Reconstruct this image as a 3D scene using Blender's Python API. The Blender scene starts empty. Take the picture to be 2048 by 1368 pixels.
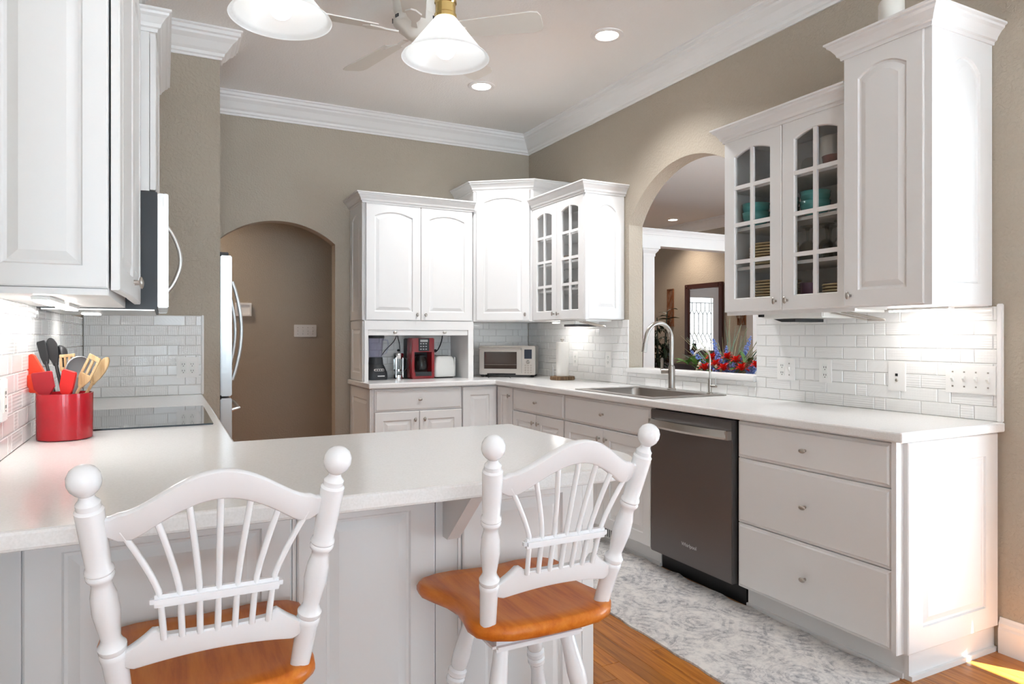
import bpy, bmesh, math, random
from mathutils import Vector, Matrix
random.seed(7)
R = math.radians
scene = bpy.context.scene
C = scene.collection

# ------------------------------------------------------------------ camera, light, exposure
CAMZ = 1.254
cd = bpy.data.cameras.new('camera'); cam = bpy.data.objects.new('camera', cd); C.objects.link(cam)
cam.location = (0, 0, CAMZ); cam.rotation_euler = (R(90), 0, R(-27.05))
cd.sensor_width = 36.0; cd.lens = 36.0 * 1365 / 2048; cd.shift_y = -11 / 2048
cd.clip_start = 0.05; cd.clip_end = 100
scene.camera = cam
vs = scene.view_settings
vs.view_transform = 'Standard'; vs.look = 'None'; vs.gamma = 1.0; vs.use_curve_mapping = False
vs.exposure = 0.92

world = bpy.data.worlds.new('daylight'); scene.world = world; world.use_nodes = True
wn = world.node_tree
bgn = wn.nodes['Background']
bgn.inputs[0].default_value = (0.68, 0.85, 1.0, 1); bgn.inputs[1].default_value = 1.6

sd = bpy.data.lights.new('sun_offscreen', 'SUN'); sun = bpy.data.objects.new('sun_offscreen', sd); C.objects.link(sun)
sd.energy = 29.0; sd.angle = R(0.6); sd.color = (0.80, 0.92, 1.0)
az = Vector((-0.52, 0.85)); el = R(73)
sun.rotation_euler = Vector((az.x*math.cos(el), az.y*math.cos(el), -math.sin(el))).to_track_quat('-Z', 'Y').to_euler()
sun.location = (6, -4, 6)

def portal(name, loc, rot, sx, sy):
    l = bpy.data.lights.new(name, 'AREA'); l.shape = 'RECTANGLE'; l.size = sx; l.size_y = sy
    l.cycles.is_portal = True
    o = bpy.data.objects.new(name, l); C.objects.link(o); o.location = loc; o.rotation_euler = rot
portal('patio_door_right_offscreen', (3.2, 0.78, 1.05), (0, R(90), 0), 2.05, 0.95)
portal('window_rear_offscreen', (-0.1, -5.15, 1.5), (R(90), 0, 0), 5.2, 2.75)

# ------------------------------------------------------------------ materials
def s2l(c):
    return tuple((x/12.92 if x <= 0.04045 else ((x+0.055)/1.055)**2.4) for x in c)
def rgb(r, g, b): return s2l((r/255, g/255, b/255)) + (1,)
M = {}
def mat(name, col, rough=0.5, metal=0.0, spec=0.5, coat=0.0, trans=0.0, ior=1.45, emit=None, estr=0):
    m = bpy.data.materials.new(name); m.use_nodes = True
    b = m.node_tree.nodes['Principled BSDF']
    b.inputs['Base Color'].default_value = col
    b.inputs['Roughness'].default_value = rough; b.inputs['Metallic'].default_value = metal
    b.inputs['Specular IOR Level'].default_value = spec; b.inputs['Coat Weight'].default_value = coat
    b.inputs['Transmission Weight'].default_value = trans; b.inputs['IOR'].default_value = ior
    if emit: b.inputs['Emission Color'].default_value = emit; b.inputs['Emission Strength'].default_value = estr
    M[name] = m
    return m
def nd(m, t, **kw):
    n = m.node_tree.nodes.new(t)
    for k, v in kw.items(): setattr(n, k, v)
    return n
def lk(m, a, b): m.node_tree.links.new(a, b)
def bsdf(m): return m.node_tree.nodes['Principled BSDF']
def ocoord(m, scale=(1, 1, 1)):
    tc = nd(m, 'ShaderNodeTexCoord'); mp = nd(m, 'ShaderNodeMapping')
    mp.inputs['Scale'].default_value = scale; lk(m, tc.outputs['Object'], mp.inputs['Vector'])
    return mp.outputs['Vector']
def bump(m, hsock, strength, dist):
    b = nd(m, 'ShaderNodeBump'); b.inputs['Strength'].default_value = strength; b.inputs['Distance'].default_value = dist
    lk(m, hsock, b.inputs['Height']); lk(m, b.outputs['Normal'], bsdf(m).inputs['Normal'])
def noise(m, vec, scale, detail=3, rough=0.5):
    n = nd(m, 'ShaderNodeTexNoise'); n.inputs['Scale'].default_value = scale
    n.inputs['Detail'].default_value = detail; n.inputs['Roughness'].default_value = rough
    lk(m, vec, n.inputs['Vector']); return n
def ramp(m, sock, stops):
    r = nd(m, 'ShaderNodeValToRGB'); e = r.color_ramp.elements
    while len(e) < len(stops): e.new(0.5)
    for i, (p, c) in enumerate(stops): e[i].position = p; e[i].color = c
    lk(m, sock, r.inputs['Fac']); return r
def peel(name, col, strength=0.35, rough=0.55):
    m = mat(name, col, rough); v = ocoord(m)
    n = noise(m, v, 75, 3); r = ramp(m, n.outputs['Fac'], [(0.42, (0, 0, 0, 1)), (0.62, (1, 1, 1, 1))])
    bump(m, r.outputs['Color'], strength, 0.004); return m

peel('wall_paint', rgb(178, 167, 151)); peel('ceiling_paint', rgb(248, 246, 243), 0.15, 0.8)
mat('trim_white', rgb(240, 238, 236), 0.4)
mat('cabinet_white', rgb(227, 225, 223), 0.33)
mat('stool_white', rgb(242, 243, 245), 0.25, coat=0.3)
mat('plate_white', rgb(240, 238, 235), 0.35)
mat('nickel', rgb(178, 172, 165), 0.3, 1.0)
mat('chrome', rgb(215, 215, 215), 0.08, 1.0)
mat('brass', rgb(214, 190, 128), 0.15, 1.0)
mat('black', rgb(22, 22, 22), 0.4); mat('black_gloss', rgb(10, 10, 11), 0.05, coat=0.5)
mat('charcoal', rgb(48, 50, 53), 0.4)
mat('dark_grey', rgb(70, 70, 72), 0.45)
mat('grout', rgb(226, 224, 221), 0.8)
mat('red_glaze', rgb(178, 18, 34), 0.2, coat=0.3); mat('red_plastic', rgb(150, 10, 22), 0.2, coat=0.4)
mat('silicone_red', rgb(205, 32, 30), 0.45); mat('silicone_orange', rgb(226, 62, 34), 0.45); mat('silicone_dark_red', rgb(165, 28, 40), 0.45)
mat('nylon_black', rgb(40, 40, 42), 0.4); mat('nylon_grey', rgb(140, 142, 144), 0.35)
mat('teal', rgb(92, 172, 170), 0.2, coat=0.4); mat('purple', rgb(92, 58, 84), 0.35); mat('blue_cup', rgb(62, 74, 118), 0.35)
mat('stoneware', rgb(206, 184, 144), 0.45); mat('brown_pot', rgb(96, 48, 36), 0.3)
mat('candle', rgb(226, 222, 214), 0.5); mat('paper', rgb(238, 234, 228), 0.8)
mat('leaf_dark', rgb(38, 54, 34), 0.5); mat('leaf_green', rgb(86, 128, 58), 0.5); mat('grass', rgb(150, 148, 112), 0.6); mat('grass_green', rgb(110, 140, 118), 0.6)
mat('bloom_blue', rgb(128, 154, 222), 0.6); mat('bloom_red', rgb(226, 40, 26), 0.5); mat('bloom_white', rgb(232, 230, 200), 0.6); mat('basket', rgb(120, 92, 60), 0.7)
mat('mahogany', rgb(64, 34, 28), 0.3); mat('copper_art', rgb(132, 84, 54), 0.45, 0.4)
mat('mirror', (0.85, 0.85, 0.85, 1), 0.02, 1.0)
mat('lead', rgb(60, 60, 60), 0.4)
mat('screen', rgb(52, 58, 70), 0.12); mat('oven_glass', rgb(58, 46, 40), 0.06, coat=0.5)
mat('fan_white', rgb(226, 221, 212), 0.4)
mat('dw_dark', rgb(20, 20, 22), 0.4)
mat('bulb', (1, 1, 1, 1), 0.5, emit=(1.0, 0.98, 0.95, 1), estr=3.5)
mat('lamp_disc', (1, 1, 1, 1), 0.5, emit=(1.0, 0.96, 0.9, 1), estr=14)
mat('strip_light', (1, 1, 1, 1), 0.5, emit=(1.0, 0.98, 0.95, 1), estr=22)
mat('door_lite', (1, 1, 1, 1), 0.4, emit=(0.92, 0.97, 1.0, 1), estr=1.0)
mat('white_plastic', rgb(236, 236, 232), 0.3)
mat('concrete', rgb(196, 198, 200), 0.9)
mat('text_grey', rgb(196, 196, 196), 0.4)

def glass_mat(name, tint):
    m = bpy.data.materials.new(name); m.use_nodes = True; nt = m.node_tree; nt.nodes.clear()
    o = nt.nodes.new('ShaderNodeOutputMaterial'); mx = nt.nodes.new('ShaderNodeMixShader')
    t = nt.nodes.new('ShaderNodeBsdfTransparent'); g = nt.nodes.new('ShaderNodeBsdfGlossy')
    lw = nt.nodes.new('ShaderNodeLayerWeight'); lw.inputs['Blend'].default_value = 0.5
    pw_ = nt.nodes.new('ShaderNodeMath'); pw_.operation = 'POWER'; pw_.inputs[1].default_value = 4.0
    ma = nt.nodes.new('ShaderNodeMath'); ma.operation = 'MULTIPLY_ADD'; ma.inputs[1].default_value = 0.9; ma.inputs[2].default_value = 0.03
    t.inputs['Color'].default_value = tint; g.inputs['Roughness'].default_value = 0.02
    nt.links.new(lw.outputs['Facing'], pw_.inputs[0]); nt.links.new(pw_.outputs[0], ma.inputs[0]); nt.links.new(ma.outputs[0], mx.inputs[0])
    nt.links.new(t.outputs[0], mx.inputs[1]); nt.links.new(g.outputs[0], mx.inputs[2])
    nt.links.new(mx.outputs[0], o.inputs[0]); M[name] = m; return m
glass_mat('pane_glass', (0.985, 0.99, 0.99, 1)); glass_mat('jar_glass', (0.91, 0.91, 0.96, 1)); glass_mat('clear_glass', (0.90, 0.91, 0.90, 1))
def shade_mat():
    m = bpy.data.materials.new('frosted_shade'); m.use_nodes = True; nt = m.node_tree; nt.nodes.clear()
    o = nt.nodes.new('ShaderNodeOutputMaterial'); mx = nt.nodes.new('ShaderNodeMixShader'); mx2 = nt.nodes.new('ShaderNodeMixShader')
    t = nt.nodes.new('ShaderNodeBsdfTranslucent'); d = nt.nodes.new('ShaderNodeBsdfDiffuse'); g = nt.nodes.new('ShaderNodeBsdfGlossy')
    t.inputs['Color'].default_value = (0.92, 0.95, 0.96, 1); d.inputs['Color'].default_value = (0.92, 0.94, 0.95, 1); g.inputs['Roughness'].default_value = 0.25
    mx.inputs[0].default_value = 0.5; mx2.inputs[0].default_value = 0.06
    nt.links.new(t.outputs[0], mx.inputs[1]); nt.links.new(d.outputs[0], mx.inputs[2])
    nt.links.new(mx.outputs[0], mx2.inputs[1]); nt.links.new(g.outputs[0], mx2.inputs[2]); nt.links.new(mx2.outputs[0], o.inputs[0])
    M['frosted_shade'] = m
shade_mat()

def quartz():
    m = mat('quartz', rgb(232, 230, 228), 0.16, spec=0.4); v = ocoord(m)
    n = noise(m, v, 220, 2); r = ramp(m, n.outputs['Fac'], [(0.3, rgb(226, 224, 221)), (0.62, rgb(233, 231, 229))])
    lk(m, r.outputs['Color'], bsdf(m).inputs['Base Color'])
quartz()
def wood(name, c1, c2, c3, rough, scale=(60, 3, 60), coat=0.2, rand=True):
    m = mat(name, c1, rough, coat=coat); v = ocoord(m, scale)
    if rand:
        oi = nd(m, 'ShaderNodeObjectInfo'); ad = nd(m, 'ShaderNodeVectorMath', operation='ADD'); ml = nd(m, 'ShaderNodeMath', operation='MULTIPLY')
        ml.inputs[1].default_value = 90; lk(m, oi.outputs['Random'], ml.inputs[0]); lk(m, v, ad.inputs[0]); lk(m, ml.outputs[0], ad.inputs[1]); v = ad.outputs[0]
    n = noise(m, v, 1.0, 5, 0.6); r = ramp(m, n.outputs['Fac'], [(0.32, c3), (0.48, c1), (0.68, c2)])
    out = r.outputs['Color']
    if rand:
        hs = nd(m, 'ShaderNodeHueSaturation'); mr = nd(m, 'ShaderNodeMapRange'); mr.inputs['To Min'].default_value = 0.82; mr.inputs['To Max'].default_value = 1.15
        lk(m, oi.outputs['Random'], mr.inputs['Value']); lk(m, mr.outputs[0], hs.inputs['Value']); lk(m, out, hs.inputs['Color']); out = hs.outputs[0]
    lk(m, out, bsdf(m).inputs['Base Color']); return m
wood('oak_floor', rgb(164, 98, 32), rgb(184, 118, 46), rgb(130, 70, 20), 0.32, (70, 4, 70))
wood('seat_wood', rgb(208, 116, 38), rgb(220, 134, 52), rgb(190, 96, 28), 0.34, (40, 4, 40), 0.1, False)
bsdf(M['seat_wood']).inputs['Specular IOR Level'].default_value = 0.3
wood('spoon_wood', rgb(196, 164, 120), rgb(214, 186, 146), rgb(170, 134, 90), 0.6, (90, 90, 8), 0)
wood('bark_wood', rgb(120, 92, 66), rgb(160, 130, 96), rgb(74, 54, 38), 0.6, (80, 80, 6), 0)
def steel(name, col, rough, sc):
    m = mat(name, col, rough, 1.0); v = ocoord(m, sc); n = noise(m, v, 1.0, 2)
    mr = nd(m, 'ShaderNodeMapRange'); mr.inputs['To Min'].default_value = rough*0.8; mr.inputs['To Max'].default_value = rough*1.25
    lk(m, n.outputs['Fac'], mr.inputs['Value']); lk(m, mr.outputs[0], bsdf(m).inputs['Roughness'])
steel('steel', rgb(196, 192, 187), 0.3, (300, 300, 6)); steel('dark_steel', rgb(112, 108, 107), 0.36, (6, 6, 400)); bsdf(M['dark_steel']).inputs['Metallic'].default_value = 0.65; steel('sink_steel', rgb(170, 165, 160), 0.3, (300, 6, 6))
steel('fridge_steel', rgb(214, 216, 216), 0.35, (300, 300, 6))

def tile_mat(name, kind):
    m = mat(name, rgb(238, 237, 235), 0.12, coat=0.3); v = ocoord(m)
    if kind == 'plain': return
    if kind == 'diamond':
        mp = nd(m, 'ShaderNodeMapping'); mp.inputs['Rotation'].default_value = (0, R(45), R(0)); lk(m, v, mp.inputs['Vector'])
        sx = nd(m, 'ShaderNodeSeparateXYZ'); lk(m, mp.outputs[0], sx.inputs[0])
        def sn(s):
            a = nd(m, 'ShaderNodeMath', operation='MULTIPLY'); a.inputs[1].default_value = 420; lk(m, s, a.inputs[0])
            b = nd(m, 'ShaderNodeMath', operation='SINE'); lk(m, a.outputs[0], b.inputs[0]); return b.outputs[0]
        mlt = nd(m, 'ShaderNodeMath', operation='MULTIPLY'); lk(m, sn(sx.outputs['X']), mlt.inputs[0]); lk(m, sn(sx.outputs['Z']), mlt.inputs[1])
        bump(m, mlt.outputs[0], 0.5, 0.0013)
    elif kind == 'chevron':
        w = nd(m, 'ShaderNodeTexWave'); w.inputs['Scale'].default_value = 32; w.inputs['Distortion'].default_value = 0; w.bands_direction = 'DIAGONAL'
        lk(m, v, w.inputs['Vector']); bump(m, w.outputs['Fac'], 0.3, 0.0008)
    else:
        vo = nd(m, 'ShaderNodeTexVoronoi'); vo.inputs['Scale'].default_value = 85; vo.inputs['Randomness'].default_value = 0.05
        lk(m, v, vo.inputs['Vector']); bump(m, vo.outputs['Distance'], 0.5, 0.0016)
for k in ('plain', 'diamond', 'chevron', 'dots'): tile_mat('tile_' + k, k)

def rug_mat():
    m = mat('rug', rgb(198, 194, 190), 0.95, spec=0.1); v = ocoord(m)
    wrp = noise(m, v, 5, 2); mxv = nd(m, 'ShaderNodeVectorMath', operation='MULTIPLY_ADD'); mxv.inputs[1].default_value = (.07, .07, 0)
    lk(m, wrp.outputs['Color'], mxv.inputs[0]); lk(m, v, mxv.inputs[2])
    sp = nd(m, 'ShaderNodeSeparateXYZ'); lk(m, mxv.outputs[0], sp.inputs[0])
    def mth(op, a_, b_=None):
        n_ = nd(m, 'ShaderNodeMath', operation=op)
        for i_, q in enumerate((a_, b_)):
            if q is None: continue
            if isinstance(q, (int, float)): n_.inputs[i_].default_value = q
            else: lk(m, q, n_.inputs[i_])
        return n_.outputs[0]
    X, Y = sp.outputs['X'], sp.outputs['Y']
    def sn(e, f): return mth('SINE', mth('MULTIPLY', e, f))
    f1 = mth('ADD', mth('ADD', sn(X, 31), sn(Y, 19)), mth('MULTIPLY', sn(mth('ADD', X, Y), 47), .8))
    f2 = mth('ADD', mth('MULTIPLY', sn(X, 83), sn(Y, 71)), mth('MULTIPLY', sn(mth('SUBTRACT', X, Y), 59), .7))
    l1 = mth('LESS_THAN', mth('ABSOLUTE', f1), .22); l2 = mth('LESS_THAN', mth('ABSOLUTE', f2), .20)
    vo = nd(m, 'ShaderNodeTexVoronoi'); vo.inputs['Scale'].default_value = 3.4; vo.inputs['Randomness'].default_value = .15; lk(m, mxv.outputs[0], vo.inputs['Vector'])
    rg_ = mth('GREATER_THAN', mth('ADD', mth('SINE', mth('MULTIPLY', vo.outputs['Distance'], 52)), mth('MULTIPLY', f2, .5)), .35)
    ln = mth('MAXIMUM', mth('MULTIPLY', l2, .45), mth('MULTIPLY', rg_, .6))
    n1 = noise(m, v, 9, 6, .7); n2 = noise(m, v, 55, 5, .75); n3 = noise(m, v, 2.6, 3, .6)
    wear = ramp(m, n1.outputs['Fac'], [(.36, (0, 0, 0, 1)), (.56, (1, 1, 1, 1))]); fine = ramp(m, n2.outputs['Fac'], [(.35, (0, 0, 0, 1)), (.65, (1, 1, 1, 1))])
    dark = mth('MULTIPLY', mth('MULTIPLY', ln, wear.outputs['Color']), .42)
    dark = mth('ADD', dark, mth('MULTIPLY', mth('MULTIPLY', fine.outputs['Color'], wear.outputs['Color']), .50))
    dark = mth('ADD', dark, mth('MULTIPLY', n3.outputs['Fac'], .22))
    r = ramp(m, dark, [(.05, rgb(222, 217, 211)), (.40, rgb(194, 190, 188)), (.85, rgb(140, 138, 140))])
    lk(m, r.outputs['Color'], bsdf(m).inputs['Base Color']); bump(m, n2.outputs['Fac'], .4, .003)
rug_mat()

# ------------------------------------------------------------------ geometry helpers
class B:
    def __init__(s): s.v = []; s.f = []
    def add(s, vs, fs):
        o = len(s.v); s.v += [tuple(p) for p in vs]; s.f += [tuple(i+o for i in f) for f in fs]; return s
    def box(s, x0, x1, y0, y1, z0, z1):
        x0, x1 = min(x0, x1), max(x0, x1); y0, y1 = min(y0, y1), max(y0, y1); z0, z1 = min(z0, z1), max(z0, z1)
        return s.add([(x0,y0,z0),(x1,y0,z0),(x1,y1,z0),(x0,y1,z0),(x0,y0,z1),(x1,y0,z1),(x1,y1,z1),(x0,y1,z1)],
              [(0,3,2,1),(4,5,6,7),(0,1,5,4),(1,2,6,5),(2,3,7,6),(3,0,4,7)])
    def cbox(s, x0, x1, y0, y1, z0, z1, b=0.004):   # box with chamfered edges
        bm = bmesh.new(); bb = B().box(x0, x1, y0, y1, z0, z1); vs = [bm.verts.new(p) for p in bb.v]
        for f in bb.f: bm.faces.new([vs[i] for i in f])
        bmesh.ops.bevel(bm, geom=bm.edges[:], offset=b, segments=2, affect='EDGES')
        bm.verts.index_update(); s.add([v.co for v in bm.verts], [[v.index for v in f.verts] for f in bm.faces]); bm.free(); return s
    def rings(s, rings, cap0=True, cap1=True):
        n = len(rings[0]); o = len(s.v)
        for r in rings: s.v += [tuple(p) for p in r]
        for k in range(len(rings)-1):
            for i in range(n):
                j = (i+1) % n; a = o+k*n
                s.f.append((a+i, a+j, a+n+j, a+n+i))
        if cap0: s.f.append(tuple(o+i for i in reversed(range(n))))
        if cap1: s.f.append(tuple(o+(len(rings)-1)*n+i for i in range(n)))
        return s
    def lathe(s, prof, seg=24, c=(0, 0, 0), cap=True):
        return s.rings([[(c[0]+r*math.cos(2*math.pi*i/seg), c[1]+r*math.sin(2*math.pi*i/seg), c[2]+z) for i in range(seg)] for r, z in prof], cap, cap)
    def turned(s, a, b, prof, seg=16):   # prof (t, r) along the line a -> b
        a = Vector(a); b = Vector(b); d = b-a; q = Vector((0, 0, 1)).rotation_difference(d.normalized())
        return s.rings([[a+d*t+q @ Vector((r*math.cos(2*math.pi*i/seg), r*math.sin(2*math.pi*i/seg), 0)) for i in range(seg)] for t, r in prof])
    def tube(s, pts, r, seg=8):
        pts = [Vector(p) for p in pts]; rg = []
        rs = r if isinstance(r, (list, tuple)) else [r]*len(pts)
        up = None
        for i, p in enumerate(pts):
            d = (pts[min(i+1, len(pts)-1)]-pts[max(i-1, 0)]).normalized()
            if up is None:
                up = Vector((0, 0, 1)) if abs(d.z) < 0.9 else Vector((1, 0, 0))
            x = d.cross(up).normalized(); up = x.cross(d).normalized()
            rg.append([p+(x*math.cos(2*math.pi*k/seg)+up*math.sin(2*math.pi*k/seg))*rs[i] for k in range(seg)])
        return s.rings(rg)
    def sphere(s, c, r, seg=14, n=9, sc=(1, 1, 1)):
        return s.rings([[(c[0]+sc[0]*r*math.sin(math.pi*k/n)*math.cos(2*math.pi*i/seg), c[1]+sc[1]*r*math.sin(math.pi*k/n)*math.sin(2*math.pi*i/seg), c[2]-sc[2]*r*math.cos(math.pi*k/n)) for i in range(seg)] for k in [0.12]+list(range(1, n))+[n-0.12]])
    def prism(s, poly, z0, z1):
        return s.rings([[(x, y, z0) for x, y in poly], [(x, y, z1) for x, y in poly]])
    def xf(s, m):
        s.v = [tuple(m @ Vector(p)) for p in s.v]; return s

WL = {}
def wl(o): return WL.get(o.name, Vector((0, 0, 0)))
def obj(name, b, m, parent=None, local=False, loc=None, rz=0, smooth=False, bevel=0, me=None):
    """b holds world coordinates (or the object's own when local=True)"""
    if me is None:
        me = bpy.data.meshes.new(name); off = Vector((0, 0, 0))
        if not local and parent is not None: off = wl(parent)
        if not local and parent is None and loc is not None: off = Vector(loc)
        me.from_pydata([Vector(p)-off for p in b.v], [], b.f); me.update()
        bm = bmesh.new(); bm.from_mesh(me); bmesh.ops.recalc_face_normals(bm, faces=bm.faces[:]); bm.to_mesh(me); bm.free()
        me.materials.append(M[m])
        if smooth: me.shade_smooth(); me.set_sharp_from_angle(angle=R(smooth if smooth > 1 else 40))
    o = bpy.data.objects.new(name, me); C.objects.link(o)
    if parent is not None: o.parent = parent
    if loc is not None:
        o.location = Vector(loc) - (wl(parent) if (parent is not None and local == 'w') else Vector((0, 0, 0)))
    o.rotation_euler = (0, 0, rz)
    if bevel:
        md = o.modifiers.new('edge', 'BEVEL'); md.width = bevel; md.segments = 2; md.limit_method = 'ANGLE'; md.angle_limit = R(50)
    return o
def tag(o, label, cat, group=None):
    o['label'] = label; o['category'] = cat
    if group: o['group'] = group
    return o
def thing(name, label, cat, loc=(0, 0, 0), group=None):
    o = bpy.data.objects.new(name, None); C.objects.link(o); o.location = loc; o.empty_display_size = 0.05
    WL[o.name] = Vector(loc); return tag(o, label, cat, group)
def one(name, b, m, label, cat, loc, group=None, smooth=False, bevel=0):
    return tag(obj(name, b, m, None, False, loc, 0, smooth, bevel), label, cat, group)
def struct(name, b, m, bevel=0, smooth=False, label=None):
    o = obj(name, b, m, bevel=bevel, smooth=smooth); o['kind'] = 'structure'
    if label: o['label'] = label
    return o
def copy_tree(o, loc, label=None):
    c = o.copy(); C.objects.link(c); c.location = loc
    if label: c['label'] = label
    for ch in o.children:
        d = ch.copy(); C.objects.link(d); d.parent = c
        for g in ch.children:
            e = g.copy(); C.objects.link(e); e.parent = d
    return c
def slab(xs, ys, mask, z0, z1, b=None, axis='z'):
    """conforming slab over grid cells, mask(i, j) True where solid; axis: normal direction"""
    b = b or B(); idx = {}
    def P(i, j, z):
        k = (i, j, z)
        if k not in idx:
            idx[k] = len(b.v); a, c = xs[i], ys[j]
            b.v.append((a, c, z) if axis == 'z' else ((z, a, c) if axis == 'x' else (a, z, c)))
        return idx[k]
    n, m_ = len(xs)-1, len(ys)-1
    on = lambda i, j: 0 <= i < n and 0 <= j < m_ and mask(i, j)
    for i in range(n):
        for j in range(m_):
            if not on(i, j): continue
            b.f.append((P(i,j,z1), P(i+1,j,z1), P(i+1,j+1,z1), P(i,j+1,z1)))
            b.f.append((P(i,j,z0), P(i,j+1,z0), P(i+1,j+1,z0), P(i+1,j,z0)))
            if not on(i-1, j): b.f.append((P(i,j,z0), P(i,j,z1), P(i,j+1,z1), P(i,j+1,z0)))
            if not on(i+1, j): b.f.append((P(i+1,j,z0), P(i+1,j+1,z0), P(i+1,j+1,z1), P(i+1,j,z1)))
            if not on(i, j-1): b.f.append((P(i,j,z0), P(i+1,j,z0), P(i+1,j,z1), P(i,j,z1)))
            if not on(i, j+1): b.f.append((P(i,j+1,z0), P(i,j+1,z1), P(i+1,j+1,z1), P(i+1,j+1,z0)))
    return b
def sweep(path, prof, z0, side=1, b=None):
    """prof (out, up) swept along a 2D path with mitred corners; side +1 = left of travel"""
    b = b or B(); P = [Vector(p) for p in path]; rg = []
    for i, p in enumerate(P):
        ns = []
        if i > 0: d = (P[i]-P[i-1]).normalized(); ns.append(Vector((-d.y, d.x))*side)
        if i < len(P)-1: d = (P[i+1]-P[i]).normalized(); ns.append(Vector((-d.y, d.x))*side)
        n = sum(ns, Vector((0, 0)))
        n = n/len(ns); n = n/n.length_squared
        rg.append([(p.x+n.x*o, p.y+n.y*o, z0+u) for o, u in prof])
    return b.rings(rg)
CROWN = [(0, 0), (0.010, 0), (0.012, 0.012), (0.022, 0.018), (0.026, 0.034), (0.040, 0.046), (0.066, 0.084), (0.090, 0.104), (0.094, 0.116), (0.106, 0.122), (0.108, 0.140), (0.118, 0.146), (0.118, 0.155), (0, 0.155)]
CABCR = [(0, 0), (0.006, 0), (0.008, 0.012), (0.016, 0.016), (0.020, 0.028), (0.034, 0.048), (0.044, 0.056), (0.046, 0.064), (0.054, 0.068), (0.054, 0.076), (0, 0.076)]

# ---- cabinet doors: own frame: x to the viewer's right, z up, front faces -y
NT = 11
def ringpts(x0, x1, z0, z1, rise, y):
    top = []
    for i in range(NT):
        s = i/(NT-1); top.append((x1+(x0-x1)*s, y, z1-rise+rise*(1-(2*s-1)**2)))
    return [(x0, y, z0), (x1, y, z0)] + top
def panel_door(w, h, t=0.02, st=0.062, rise=0.0, rail=None):
    rl = rail or st; b = B()
    def rg(i, y, rs=0, j=None): return ringpts(i, w-i, (j if j is not None else i), h-(j if j is not None else i), rs, y)
    b.rings([rg(0, 0), rg(0, -t+.003), rg(.004, -t), rg(st, -t, rise, rl), rg(st+.004, -t+.007, rise, rl+.004), rg(st+.011, -t+.008, rise, rl+.011), rg(st+.034, -t+.001, rise*.9, rl+.034)])
    return b
def slab_door(w, h, t=0.02, e=0.014):
    b = B()
    def rg(i, y): return [(i, y, i), (w-i, y, i), (w-i, y, h-i), (i, y, h-i)]
    return b.rings([rg(0, 0), rg(0, -t+.008), rg(e*.6, -t+.006), rg(e, -t)])
def frame_door(w, h, t=0.02, st=0.068, rise=0.04, rail=0.066):
    b = B()
    def rg(i, y, rs=0, j=None): return ringpts(i, w-i, (j if j is not None else i), h-(j if j is not None else i), rs, y)
    rs = [rg(0, 0), rg(0, -t+.003), rg(.004, -t), rg(st, -t, rise, rail), rg(st+.004, -t+.006, rise, rail+.004), rg(st+.004, 0, rise, rail+.004), rg(0, 0)]
    return b.rings(rs, False, False)
def knob_b(x, z, y, vert=True):
    b = B().turned((x, y, z), (x, y-.016, z), [(0, .006), (.7, .005), (1, .006)], 10)
    sc = (.6, .38, 1.0) if vert else (1.0, .38, .6)
    return b.sphere((x, y-.020, z), .0165, 12, 8, sc)
def add_knob(door, x, z, y=-.02, vert=True): return obj('knob', knob_b(x, z, y, vert), 'nickel', door, True, smooth=60)
def door(cab, loc, rz, w, h, rise=0.0, knob=None, st=0.062, name='door', t=0.02, m='cabinet_white'):
    o = obj(name, panel_door(w, h, t, st, rise), m, cab, 'w', loc, rz)
    if knob: add_knob(o, knob[0], knob[1], -t)
    return o
def drawer(cab, loc, rz, w, h, name='drawer', knob=True):
    o = obj(name, slab_door(w, h), 'cabinet_white', cab, 'w', loc, rz)
    if knob: add_knob(o, w/2, h/2, -.02, False)
    return o
def glass_door(cab, loc, rz, w, h, knob=None, st=0.068, rise=0.028):
    o = obj('door', frame_door(w, h, .02, st, rise), 'cabinet_white', cab, 'w', loc, rz)
    x0, x1, z0, z1 = st, w-st, .066, h-.066
    obj('muntin', B().box(w/2-.010, w/2+.010, -.019, -.006, z0-.004, z1+.004), 'cabinet_white', o, True)
    zs = [z0+(z1-z0)*k/4 for k in range(5)]
    for z in zs[1:4]: obj('muntin', B().box(x0-.004, x1+.004, -.0185, -.0065, z-.010, z+.010), 'cabinet_white', o, True)
    for k in range(4):
        for q in ((x0, w/2), (w/2, x1)):
            obj('pane', B().box(q[0]-.003, q[1]+.003, -.010, -.007, zs[k]-.002, zs[k+1]+.002), 'pane_glass', o, True)
    if knob: add_knob(o, knob[0], knob[1])
    return o

# ------------------------------------------------------------------ the room
XW, YB, ZC, XL, YP = 2.965, 5.47, 3.055, -0.404, 4.42
CT = 0.914            # worktop height
def arc_z(t, spring, apex, half):        # circular segment
    rise = apex-spring; rad = (half*half+rise*rise)/(2*rise)
    return spring+math.sqrt(max(rad*rad-t*t, 0))-(rad-rise)
def arch_fill(b, a0, a1, spring, apex, ztop, c0, c1, axis, n=28):
    mid, half = (a0+a1)/2, (a1-a0)/2
    pts = [(a0+(a1-a0)*i/n) for i in range(n+1)]; zz = [arc_z(p-mid, spring, apex, half) for p in pts]
    o = len(b.v)
    for p, z in zip(pts, zz):
        for c in (c0, c1):
            for q in (z, ztop):
                b.v.append((c, p, q) if axis == 'x' else (p, c, q))
    for i in range(n):
        a, e = o+4*i, o+4*i+4
        b.f += [(a, a+1, e+1, e), (a+2, e+2, e+3, a+3), (a, e, e+2, a+2), (a+1, a+3, e+3, e+1)]
    b.f += [(o, o+2, o+3, o+1), (o+4*n, o+4*n+1, o+4*n+3, o+4*n+2)]
AP0, AP1 = 2.781, 3.967
ys = [-5.0, 0.3, 1.26, AP0, AP1, 10.6]; zs = [0, 1.0, 2.05, 2.42, ZC]
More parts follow.
